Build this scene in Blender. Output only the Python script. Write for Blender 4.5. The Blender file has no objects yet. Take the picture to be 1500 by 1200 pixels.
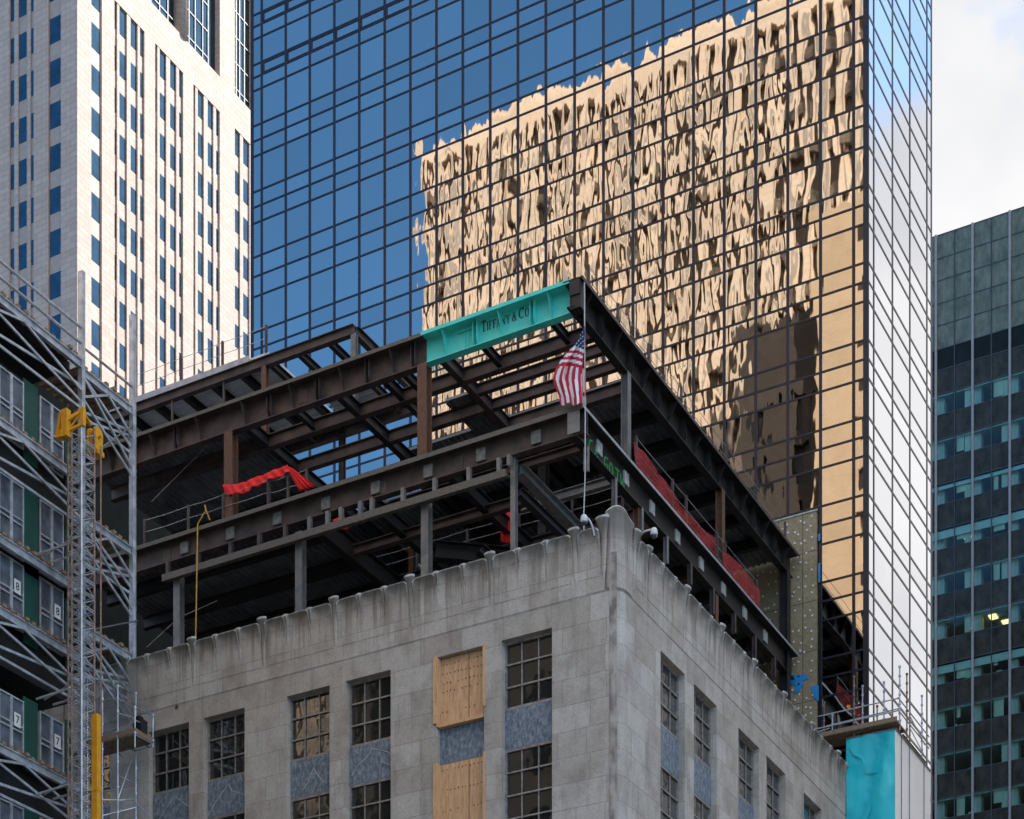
import bpy, math, random
from mathutils import Vector
random.seed(7)
C = bpy.context.scene.collection
CS, SN = 0.8767, 0.4810          # yaw of the street grid against the view axis
F, CX, HY, EYE = 2853.0, 750.0, 2288.0, 1.6

# ------------------------------------------------------------------ survey helpers
def ray(px):
    a = (px - CX) / F
    return CS * a - SN, SN * a + CS
def onY(px, Y):                   # photo column -> X on the plane Y
    dx, dy = ray(px); return dx * Y / dy
def onX(px, X):
    dx, dy = ray(px); return dy * X / dx
def dep(X, Y): return -SN * X + CS * Y
def zat(py, X, Y): return EYE + dep(X, Y) * (HY - py) / F
def zy(px, py, Y): return zat(py, onY(px, Y), Y)
def zx(px, py, X): return zat(py, X, onX(px, X))

def pB(px, py, Y): X = onY(px, Y); return (X, Y, zat(py, X, Y))
def pA(px, py, X): Y = onX(px, X); return (X, Y, zat(py, X, Y))
# ------------------------------------------------------------------ node helpers
def mat(name):
    m = bpy.data.materials.new(name); m.use_nodes = True
    nt = m.node_tree; b = nt.nodes['Principled BSDF']
    return m, nt, b
def N(nt, t, **k):
    n = nt.nodes.new(t)
    for a, v in k.items():
        if a[0] == '_': setattr(n, a[1:], v)
        else: n.inputs[a.replace('_', ' ')].default_value = v
    return n
def L(nt, a, b): nt.links.new(a, b)
def ramp(nt, fac, stops):
    r = nt.nodes.new('ShaderNodeValToRGB')
    e = r.color_ramp.elements
    while len(e) < len(stops): e.new(.5)
    for i, (p, c) in enumerate(stops):
        e[i].position = p; e[i].color = (c[0], c[1], c[2], 1) if isinstance(c, tuple) else (c, c, c, 1)
    L(nt, fac, r.inputs[0]); return r.outputs[0]
def mixc(nt, fac, a, b, mode='MIX'):
    m = nt.nodes.new('ShaderNodeMix'); m.data_type = 'RGBA'; m.blend_type = mode
    for s, v in ((m.inputs[0], fac), (m.inputs[6], a), (m.inputs[7], b)):
        if hasattr(v, 'is_linked') or hasattr(v, 'links'): L(nt, v, s)
        elif isinstance(v, (int, float)): s.default_value = v
        else: s.default_value = (v[0], v[1], v[2], 1)
    return m.outputs[2]
def math_(nt, op, a, b=0.0, clamp=False):
    m = nt.nodes.new('ShaderNodeMath'); m.operation = op; m.use_clamp = clamp
    for s, v in ((m.inputs[0], a), (m.inputs[1], b)):
        if isinstance(v, (int, float)): s.default_value = v
        else: L(nt, v, s)
    return m.outputs[0]
def wall_uv(nt):                  # (X+Y, Z) : runs along any wall of the grid
    g = nt.nodes.new('ShaderNodeNewGeometry')
    s = nt.nodes.new('ShaderNodeSeparateXYZ'); L(nt, g.outputs['Position'], s.inputs[0])
    u = math_(nt, 'ADD', s.outputs[0], s.outputs[1])
    return u, s.outputs[2], g.outputs['Position']
def comb(nt, x, y, z=0.0):
    c = nt.nodes.new('ShaderNodeCombineXYZ')
    for i, v in enumerate((x, y, z)):
        if isinstance(v, (int, float)): c.inputs[i].default_value = v
        else: L(nt, v, c.inputs[i])
    return c.outputs[0]
def noise(nt, vec, scale, detail=3.0, rough=.5):
    n = nt.nodes.new('ShaderNodeTexNoise'); L(nt, vec, n.inputs['Vector'])
    n.inputs['Scale'].default_value = scale; n.inputs['Detail'].default_value = detail; n.inputs['Roughness'].default_value = rough
    return n.outputs[0]
def bump(nt, b, h, strength=.3, dist=.02):
    n = nt.nodes.new('ShaderNodeBump'); n.inputs['Strength'].default_value = strength; n.inputs['Distance'].default_value = dist
    L(nt, h, n.inputs['Height']); L(nt, n.outputs[0], b.inputs['Normal'])
def simple(name, c1, c2=None, sc=3.0, rough=.7, metal=0.0, bmp=0.0, spec=.5, rlo=.35, rhi=.65, stretch=None):
    m, nt, b = mat(name)
    u, z, pos = wall_uv(nt)
    v = pos
    if stretch: v = comb(nt, math_(nt, 'MULTIPLY', u, stretch[0]), math_(nt, 'MULTIPLY', z, stretch[1]))
    n = noise(nt, v, sc, 5)
    L(nt, ramp(nt, n, [(rlo, c1), (rhi, c2 or tuple(.8 * q for q in c1))]), b.inputs['Base Color'])
    b.inputs['Roughness'].default_value = rough; b.inputs['Metallic'].default_value = metal
    b.inputs['Specular IOR Level'].default_value = spec
    if bmp: bump(nt, b, noise(nt, pos, sc * 5, 4), bmp)
    return m

M = {}
def stone_mat():
    m, nt, b = mat('limestone_ashlar')
    u, z, pos = wall_uv(nt)
    # courses of large blocks, every block its own tone
    br = nt.nodes.new('ShaderNodeTexBrick')
    L(nt, comb(nt, u, math_(nt, 'ADD', z, .28)), br.inputs['Vector'])
    br.inputs['Color1'].default_value = (.355, .325, .295, 1); br.inputs['Color2'].default_value = (.46, .44, .42, 1)
    br.inputs['Mortar'].default_value = (.24, .23, .22, 1)
    br.inputs['Scale'].default_value = 1; br.inputs['Mortar Size'].default_value = .010; br.inputs['Mortar Smooth'].default_value = .25
    br.inputs['Brick Width'].default_value = 1.75; br.inputs['Row Height'].default_value = .92
    br.offset = .37; br.squash = .65; br.squash_frequency = 3
    c = br.outputs['Color']
    n1 = noise(nt, pos, 1.3, 6, .65)
    c = mixc(nt, .55, c, ramp(nt, n1, [(.3, .62), (.5, .97), (.7, 1.12)]), 'MULTIPLY')
    n2 = noise(nt, pos, 16, 6, .75)
    c = mixc(nt, .6, c, ramp(nt, n2, [(.33, .6), (.5, 1.0), (.68, 1.22)]), 'MULTIPLY')
    nb = noise(nt, comb(nt, math_(nt, 'MULTIPLY', u, .9), math_(nt, 'MULTIPLY', z, .5)), 1.2, 5, .6)
    c = mixc(nt, ramp(nt, nb, [(.5, 0.0), (.72, .5)]), c, (.2, .155, .12))
    # drip stains that start below the crenellated top
    drip = noise(nt, comb(nt, math_(nt, 'MULTIPLY', u, 3.4), math_(nt, 'MULTIPLY', z, .12)), 1.0, 6, .68)
    reach = noise(nt, comb(nt, math_(nt, 'MULTIPLY', u, 1.7), 7.3), 1.0, 5, .7)
    zz = math_(nt, 'SUBTRACT', z, math_(nt, 'MULTIPLY', reach, -3.4))     # z + 3.4*reach
    hmask = ramp(nt, math_(nt, 'MULTIPLY', math_(nt, 'SUBTRACT', zz, 37.6), .55, True), [(0.0, 0.0), (.45, .45), (1.0, 1.0)])
    dm = math_(nt, 'MULTIPLY', ramp(nt, drip, [(.49, 0.0), (.58, 1.0)]), hmask)
    c = mixc(nt, math_(nt, 'MULTIPLY', dm, .72), c, (.105, .085, .065))
    gm = ramp(nt, math_(nt, 'MULTIPLY', math_(nt, 'SUBTRACT', math_(nt, 'ADD', z, math_(nt, 'MULTIPLY', n1, .5)), 37.35), .8, True), [(0.0, 0.0), (.6, .75)])
    c = mixc(nt, gm, c, (.12, .115, .105))
    n3 = noise(nt, comb(nt, math_(nt, 'MULTIPLY', u, 2.2), math_(nt, 'MULTIPLY', z, .25)), 1.0, 6, .7)
    c = mixc(nt, ramp(nt, n3, [(.54, 0.0), (.72, .5)]), c, (.14, .125, .11))
    L(nt, c, b.inputs['Base Color']); b.inputs['Roughness'].default_value = .85
    h = math_(nt, 'ADD', math_(nt, 'MULTIPLY', n2, .5), math_(nt, 'MULTIPLY', br.outputs['Fac'], -1.2))
    bump(nt, b, h, .55, .02)
    return m
M['stone'] = stone_mat()
M['soot'] = simple('sooty_limestone', (.17, .155, .145), (.40, .375, .35), 1.6, .85, bmp=.3, rlo=.38, rhi=.6, stretch=(1.5, .8))
M['coping'] = simple('weathered_coping', (.22, .22, .22), (.50, .50, .50), 5, .8, bmp=.3)
def clad_mat():
    m, nt, b = mat('pink_granite_cladding')
    u, z, pos = wall_uv(nt)
    br = nt.nodes.new('ShaderNodeTexBrick'); L(nt, comb(nt, u, z), br.inputs['Vector'])
    br.inputs['Color1'].default_value = (.375, .285, .25, 1); br.inputs['Color2'].default_value = (.425, .34, .305, 1); br.inputs['Mortar'].default_value = (.25, .19, .16, 1)
    br.inputs['Scale'].default_value = 1; br.inputs['Mortar Size'].default_value = .022; br.inputs['Brick Width'].default_value = 1.15; br.inputs['Row Height'].default_value = .55
    n = noise(nt, pos, 3, 5, .6)
    L(nt, mixc(nt, .5, br.outputs['Color'], ramp(nt, n, [(.3, .82), (.7, 1.08)]), 'MULTIPLY'), b.inputs['Base Color'])
    b.inputs['Roughness'].default_value = .75
    return m
M['clad'] = clad_mat()
M['spandrel_pink'] = simple('pink_spandrel', (.30, .235, .215), (.35, .28, .25), 2, .6)
def mirror_mat(name, tint, amp, scl, tilt, dark=.0):
    """coated curtain-wall glass: each pane slightly bowed and tilted"""
    m, nt, b = mat(name)
    at = nt.nodes.new('ShaderNodeAttribute'); at.attribute_name = 'pane'
    u, z, pos = wall_uv(nt)
    seed = nt.nodes.new('ShaderNodeSeparateXYZ'); L(nt, at.outputs['Vector'], seed.inputs[0])
    s50 = math_(nt, 'MULTIPLY', seed.outputs[0], 60)
    nz = nt.nodes.new('ShaderNodeTexNoise')
    L(nt, comb(nt, math_(nt, 'ADD', math_(nt, 'MULTIPLY', u, scl[0]), s50), math_(nt, 'MULTIPLY', z, scl[1]), s50), nz.inputs['Vector'])
    nz.inputs['Scale'].default_value = 1; nz.inputs['Detail'].default_value = 2.2; nz.inputs['Roughness'].default_value = .5
    sub = nt.nodes.new('ShaderNodeVectorMath'); sub.operation = 'SUBTRACT'; L(nt, nz.outputs['Color'], sub.inputs[0]); sub.inputs[1].default_value = (.5, .5, .5)
    fl = nt.nodes.new('ShaderNodeVectorMath'); fl.operation = 'MULTIPLY'; L(nt, sub.outputs[0], fl.inputs[0]); fl.inputs[1].default_value = (1, 1, .5); sub = fl
    # flatter glass on some panes and towards the corner
    k = math_(nt, 'ADD', math_(nt, 'MULTIPLY', seed.outputs[2], amp * .9), amp * .45)
    k = math_(nt, 'MULTIPLY', k, at.outputs['Alpha'])
    sc = nt.nodes.new('ShaderNodeVectorMath'); sc.operation = 'SCALE'; L(nt, sub.outputs[0], sc.inputs[0]); L(nt, k, sc.inputs['Scale'])
    # pane tilt
    t = nt.nodes.new('ShaderNodeVectorMath'); t.operation = 'SUBTRACT'; L(nt, at.outputs['Vector'], t.inputs[0]); t.inputs[1].default_value = (.5, .5, .5)
    ts = nt.nodes.new('ShaderNodeVectorMath'); ts.operation = 'SCALE'; L(nt, t.outputs[0], ts.inputs[0]); ts.inputs['Scale'].default_value = tilt
    g = nt.nodes.new('ShaderNodeNewGeometry')
    a1 = nt.nodes.new('ShaderNodeVectorMath'); a1.operation = 'ADD'; L(nt, g.outputs['Normal'], a1.inputs[0]); L(nt, sc.outputs[0], a1.inputs[1])
    a2 = nt.nodes.new('ShaderNodeVectorMath'); a2.operation = 'ADD'; L(nt, a1.outputs[0], a2.inputs[0]); L(nt, ts.outputs[0], a2.inputs[1])
    nn = nt.nodes.new('ShaderNodeVectorMath'); nn.operation = 'NORMALIZE'; L(nt, a2.outputs[0], nn.inputs[0])
    L(nt, nn.outputs[0], b.inputs['Normal'])
    b.inputs['Metallic'].default_value = 1
    L(nt, mixc(nt, math_(nt, 'MULTIPLY', seed.outputs[1], .8), tint, tuple(q * .80 for q in tint)), b.inputs['Base Color'])
    b.inputs['Roughness'].default_value = .015
    return m
M['tower_glass'] = mirror_mat('bronze_mirror_glass', (.525, .485, .435), .044, (2.0, .36), .004)
M['tower_side_glass'] = mirror_mat('bronze_mirror_glass_avenue', (.84, .85, .88), .009, (.5, .3), .003)
M['mullion'] = simple('dark_anodised_mullion', (.012, .014, .024), (.018, .02, .03), 2, .35, .3)
M['mullion_side'] = simple('brown_anodised_mullion', (.025, .018, .025), (.035, .025, .032), 2, .3, .5)
def glass(name, base, rough=.03, spec=.9, metal=0.0):
    m, nt, b = mat(name); u, z, pos = wall_uv(nt)
    n = noise(nt, pos, .9, 3)
    L(nt, ramp(nt, n, [(.3, base), (.7, tuple(q * 1.6 for q in base))]), b.inputs['Base Color'])
    b.inputs['Roughness'].default_value = rough; b.inputs['Specular IOR Level'].default_value = spec; b.inputs['Metallic'].default_value = metal
    nb = noise(nt, pos, 1.4, 1.5); bump(nt, b, nb, .12, .05)
    return m
M['win_glass'] = glass('old_window_glass', (.012, .014, .014), .03, 1.0)
M['win_glass_avenue'] = glass('avenue_window_glass', (.015, .02, .022), .03, 1.0)
M['win_glass_avenue'].node_tree.nodes['Principled BSDF'].inputs['IOR'].default_value = 2.1
M['blue_glass'] = glass('blue_window_glass', (.045, .07, .085), .04, 1.0, 1.0)
M['blue_glass'].node_tree.nodes['Principled BSDF'].inputs['Coat Weight'].default_value = .3
M['steel'] = simple('brown_structural_steel', (.048, .038, .041), (.098, .072, .068), 1.6, .55, .25, .15, stretch=(1, 1))
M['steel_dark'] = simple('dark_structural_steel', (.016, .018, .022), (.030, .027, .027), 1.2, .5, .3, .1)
M['deck_lit'] = simple('lit_galvanised_deck', (.52, .57, .62), (.68, .73, .77), 1.5, .5, .1)  # paler copy of the deck, the upper roof's light painted into its colour
M['rust'] = simple('rusty_steel_column', (.085, .048, .034), (.165, .072, .040), 5, .7, .1, .25, stretch=(3, .7))
M['grey_steel'] = simple('grey_primed_steel', (.13, .14, .155), (.20, .20, .20), 3, .5, .3)
M['edge'] = simple('galvanised_edge_angle', (.30, .32, .36), (.42, .44, .48), 4, .4, .5)
M['edge_dull'] = simple('dull_slab_edge', (.075, .068, .058), (.15, .135, .115), 6, .7, 0, .2, stretch=(1, 6))
M['deck'] = simple('galvanised_deck', (.15, .17, .19), (.26, .29, .31), 1.2, .42, .5)
M['galv'] = simple('galvanised_scaffold', (.36, .40, .46), (.58, .63, .70), 3, .4, .5)
M['galv_dark'] = simple('weathered_scaffold_tube', (.13, .14, .17), (.24, .25, .28), 6, .5, .5)
M['rusttube'] = simple('rusted_mast_tube', (.16, .09, .07), (.30, .22, .19), 8, .6, .3)
M['yellow'] = simple('yellow_machine_paint', (.72, .36, .015), (.62, .29, .012), 4, .4, 0, .1)
M['timber'] = simple('scaffold_timber', (.16, .11, .075), (.30, .22, .15), 6, .85, 0, .2, stretch=(1, 8))
M['green'] = simple('green_hoarding', (.004, .055, .045), (.006, .07, .055), 1.5, .5)
M['mesh'] = simple('mesh_infill', (.05, .06, .08), (.14, .165, .21), 1.6, .5, .2)
M['teal'] = simple('robin_egg_paint', (.065, .60, .56), (.085, .66, .61), 2, .5, 0, .1)
M['ink'] = simple('black_lettering', (.012, .012, .014), (.012, .012, .014), 2, .6)
M['spray'] = simple('green_spray_paint', (.0, .42, .10), (.0, .30, .08), 9, .6)
M['white'] = simple('white_plate', (.72, .72, .72), (.62, .62, .62), 3, .5)
M['plate'] = simple('pale_bearing_plate', (.20, .21, .21), (.11, .115, .12), 5, .5, .2)
M['pale_plate'] = simple('pale_new_plate', (.46, .48, .50), (.30, .31, .33), 4, .5, .2)
M['red'] = simple('red_cloth', (.86, .018, .02), (.68, .014, .016), 3, .8)
M['flagred'] = simple('flag_red', (.48, .01, .035), (.40, .01, .03), 3, .8)
M['flagwhite'] = simple('flag_white', (.74, .74, .80), (.66, .66, .73), 3, .8)
M['flagblue'] = simple('flag_blue', (.012, .04, .17), (.012, .035, .14), 3, .8)
M['rope'] = simple('white_rope', (.5, .5, .52), (.4, .4, .42), 9, .8)
M['yrope'] = simple('yellow_rope', (.55, .33, .05), (.4, .24, .04), 9, .8)
M['camwhite'] = simple('camera_housing', (.55, .57, .6), (.5, .52, .55), 5, .35)
M['black'] = simple('black_void', (.01, .01, .012), (.014, .014, .016), 2, .6)
def plywood():
    m, nt, b = mat('plywood'); u, z, pos = wall_uv(nt)
    v = comb(nt, math_(nt, 'MULTIPLY', u, 7), math_(nt, 'MULTIPLY', z, .55))
    n = noise(nt, v, 2.2, 6, .7)
    c = ramp(nt, n, [(.3, (.38, .21, .11)), (.5, (.58, .35, .19)), (.7, (.70, .47, .29))])
    vo = nt.nodes.new('ShaderNodeTexVoronoi'); vo.inputs['Scale'].default_value = 1.0
    L(nt, comb(nt, math_(nt, 'MULTIPLY', u, 13), math_(nt, 'MULTIPLY', z, 3.2)), vo.inputs['Vector'])
    c = mixc(nt, ramp(nt, vo.outputs['Distance'], [(.08, .8), (.15, 0.0)]), c, (.16, .05, .02))
    L(nt, c, b.inputs['Base Color']); b.inputs['Roughness'].default_value = .8; bump(nt, b, n, .2)
    return m
M['ply'] = plywood()
def slate():
    m, nt, b = mat('blue_slate_spandrel'); u, z, pos = wall_uv(nt)
    v = comb(nt, math_(nt, 'MULTIPLY', u, 2.4), math_(nt, 'MULTIPLY', z, 1.1))
    n = noise(nt, v, 3.2, 8, .78)
    c = ramp(nt, n, [(.30, (.03, .042, .065)), (.47, (.11, .145, .19)), (.64, (.27, .32, .39))])
    L(nt, c, b.inputs['Base Color']); b.inputs['Roughness'].default_value = .6; bump(nt, b, n, .3)
    return m
M['slate'] = slate()
M['vein'] = simple('white_vein', (.5, .54, .6), (.3, .33, .38), 9, .7)
M['frame'] = simple('window_metal', (.20, .19, .19), (.36, .34, .33), 6, .45, .4)
def insul():
    m, nt, b = mat('mineral_wool_board'); u, z, pos = wall_uv(nt)
    n = noise(nt, pos, 9, 7, .8); n2 = noise(nt, pos, .6, 3)
    c = ramp(nt, n, [(.3, (.17, .135, .08)), (.6, (.35, .29, .19)), (.75, (.46, .39, .28))])
    c = mixc(nt, .5, c, ramp(nt, n2, [(.3, .75), (.7, 1.1)]), 'MULTIPLY')
    br = nt.nodes.new('ShaderNodeTexBrick'); L(nt, comb(nt, u, z), br.inputs['Vector'])
    br.inputs['Color1'].default_value = (1, 1, 1, 1); br.inputs['Color2'].default_value = (.9, .9, .9, 1); br.inputs['Mortar'].default_value = (.3, .3, .3, 1)
    br.inputs['Scale'].default_value = 1; br.inputs['Mortar Size'].default_value = .02; br.inputs['Brick Width'].default_value = 1.2; br.inputs['Row Height'].default_value = 2.35; br.offset = 0
    L(nt, mixc(nt, 1.0, c, br.outputs['Color'], 'MULTIPLY'), b.inputs['Base Color']); b.inputs['Roughness'].default_value = .95; bump(nt, b, n, .4)
    return m
M['insul'] = insul()
M['blue_membrane'] = simple('blue_membrane', (.02, .24, .60), (.02, .20, .5), 4, .5)
def netm(name, col, alpha, d=14.0):
    m, nt, b = mat(name); u, z, pos = wall_uv(nt)
    n = noise(nt, comb(nt, math_(nt, 'MULTIPLY', u, 1.6), math_(nt, 'MULTIPLY', z, .5)), 1.2, 3)
    b.inputs['Base Color'].default_value = (*col, 1); b.inputs['Roughness'].default_value = .9
    L(nt, ramp(nt, n, [(.3, alpha[0]), (.7, alpha[1])]), b.inputs['Alpha'])
    return m
M['rednet'] = netm('red_debris_net', (.36, .03, .036), (.22, .50))
M['greynet'] = netm('grey_debris_net', (.10, .11, .13), (.12, .32))
def banner():
    m, nt, b = mat('turquoise_banner'); u, z, pos = wall_uv(nt)
    w = noise(nt, comb(nt, math_(nt, 'MULTIPLY', u, .55), math_(nt, 'MULTIPLY', z, .42)), 1.0, 2.5, .5)
    vo = nt.nodes.new('ShaderNodeTexVoronoi'); vo.feature = 'SMOOTH_F1'; vo.inputs['Scale'].default_value = .62
    wv = nt.nodes.new('ShaderNodeVectorMath'); wv.operation = 'ADD'
    L(nt, comb(nt, u, math_(nt, 'MULTIPLY', z, .55)), wv.inputs[0]); L(nt, comb(nt, w, w), wv.inputs[1]); L(nt, wv.outputs[0], vo.inputs['Vector'])
    c = ramp(nt, math_(nt, 'ADD', math_(nt, 'MULTIPLY', vo.outputs['Distance'], .6), math_(nt, 'MULTIPLY', w, .5)), [(.25, (.01, .42, .52)), (.5, (.02, .54, .63)), (.62, (.08, .66, .73)), (.72, (.03, .58, .67))])
    L(nt, c, b.inputs['Base Color']); b.inputs['Roughness'].default_value = .35; bump(nt, b, math_(nt, 'ADD', vo.outputs['Distance'], w), .9, .35)
    return m
M['banner'] = banner()
M['bannerwhite'] = simple('white_wrap', (.90, .90, .91), (.86, .87, .89), 1.0, .5)
def office(name, c1, c2, rough, spec, sx=(.9, .5)):
    m, nt, b = mat(name); u, z, pos = wall_uv(nt)
    v = comb(nt, math_(nt, 'MULTIPLY', u, sx[0]), math_(nt, 'MULTIPLY', z, sx[1]))
    n = noise(nt, v, 1.5, 6, .65)
    L(nt, ramp(nt, n, [(.3, c1), (.72, c2)]), b.inputs['Base Color'])
    b.inputs['Roughness'].default_value = rough; b.inputs['Specular IOR Level'].default_value = spec
    bump(nt, b, noise(nt, v, .9, 2), .35, .08)
    return m
M['off_span'] = office('black_spandrel_glass', (.022, .023, .020), (.075, .072, .060), .15, .14)
M['off_top'] = office('dusty_green_panel', (.085, .105, .09), (.22, .25, .21), .7, .12, (1.1, .5))
M['off_louver'] = office('dark_louvre', (.010, .014, .015), (.018, .024, .024), .5, .08)
M['off_ceil_refl'] = simple('office_ceiling_reflection', (.62, .82, .80), (.56, .76, .74), 1, .8)
M['off_room'] = simple('office_room', (.05, .06, .06), (.03, .035, .035), 1, .9)
M['off_col'] = simple('office_column', (.70, .84, .80), (.62, .77, .74), 1, .8)
M['off_cream'] = simple('office_blind', (.72, .82, .70), (.66, .76, .64), 1, .8)
def tinted(name, col, refl):
    m, nt, b = mat(name)
    t = nt.nodes.new('ShaderNodeBsdfTransparent'); t.inputs[0].default_value = (*col, 1)
    g = nt.nodes.new('ShaderNodeBsdfGlossy'); g.inputs[0].default_value = (.9, .9, .9, 1); g.inputs['Roughness'].default_value = .02
    u, z, pos = wall_uv(nt); bn = nt.nodes.new('ShaderNodeBump'); bn.inputs['Strength'].default_value = .3; bn.inputs['Distance'].default_value = .06
    L(nt, noise(nt, pos, .8, 2), bn.inputs['Height']); L(nt, bn.outputs[0], g.inputs['Normal'])
    fr = nt.nodes.new('ShaderNodeFresnel'); fr.inputs['IOR'].default_value = 1.33
    mx = nt.nodes.new('ShaderNodeMixShader'); L(nt, math_(nt, 'ADD', fr.outputs[0], refl, True), mx.inputs[0]); L(nt, t.outputs[0], mx.inputs[1]); L(nt, g.outputs[0], mx.inputs[2])
    L(nt, mx.outputs[0], nt.nodes['Material Output'].inputs[0]); nt.nodes.remove(b)
    return m
M['off_glass'] = tinted('tinted_office_glass', (.86, .93, .90), .0)
M['off_mull'] = simple('steel_mullion', (.36, .33, .33), (.30, .28, .28), 2, .5, .2)
M['off_mull_dark'] = simple('thin_mullion', (.05, .05, .06), (.07, .07, .08), 2, .5, .2)
def emit(name, col, s):
    m, nt, b = mat(name); b.inputs['Base Color'].default_value = (*col, 1)
    b.inputs['Emission Color'].default_value = (*col, 1); b.inputs['Emission Strength'].default_value = s; return m
M['lamp'] = emit('office_lamp', (1, .72, .35), .55)
M['asphalt'] = simple('asphalt', (.045, .045, .047), (.06, .06, .06), 4, .9, 0, .3)
M['paving'] = simple('concrete_paving', (.12, .117, .113), (.09, .087, .084), 3, .9)
M['paint'] = simple('road_paint', (.7, .7, .66), (.55, .55, .52), 6, .8)
def facade(name, c1, c2, bw, bh, mort):
    m, nt, b = mat(name); u, z, pos = wall_uv(nt)
    br = nt.nodes.new('ShaderNodeTexBrick'); L(nt, comb(nt, u, z), br.inputs['Vector'])
    br.inputs['Color1'].default_value = (*c1, 1); br.inputs['Color2'].default_value = (*c2, 1); br.inputs['Mortar'].default_value = (*mort, 1)
    br.inputs['Scale'].default_value = 1; br.inputs['Mortar Size'].default_value = .015; br.inputs['Brick Width'].default_value = bw; br.inputs['Row Height'].default_value = bh
    n = noise(nt, pos, .7, 5); L(nt, mixc(nt, .5, br.outputs['Color'], ramp(nt, n, [(.3, .85), (.7, 1.1)]), 'MULTIPLY'), b.inputs['Base Color'])
    b.inputs['Roughness'].default_value = .85; return m
M['cream'] = facade('cream_limestone', (.92, .71, .54), (.94, .78, .63), 1.4, .6, (.6, .5, .38))
M['buff'] = facade('buff_brick', (.72, .52, .34), (.76, .58, .40), .5, .16, (.6, .48, .34))
M['greystone'] = facade('grey_brown_stone', (.055, .045, .04), (.075, .06, .052), 1.2, .5, (.05, .04, .035))
M['brownwin'] = simple('brown_window', (.030, .024, .020), (.045, .036, .030), 1, .35)
M['greytrim'] = simple('grey_stone_trim', (.52, .46, .40), (.42, .37, .32), 1, .7)
M['greyspan'] = simple('grey_spandrel', (.20, .165, .13), (.08, .065, .055), 2, .6)

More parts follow.
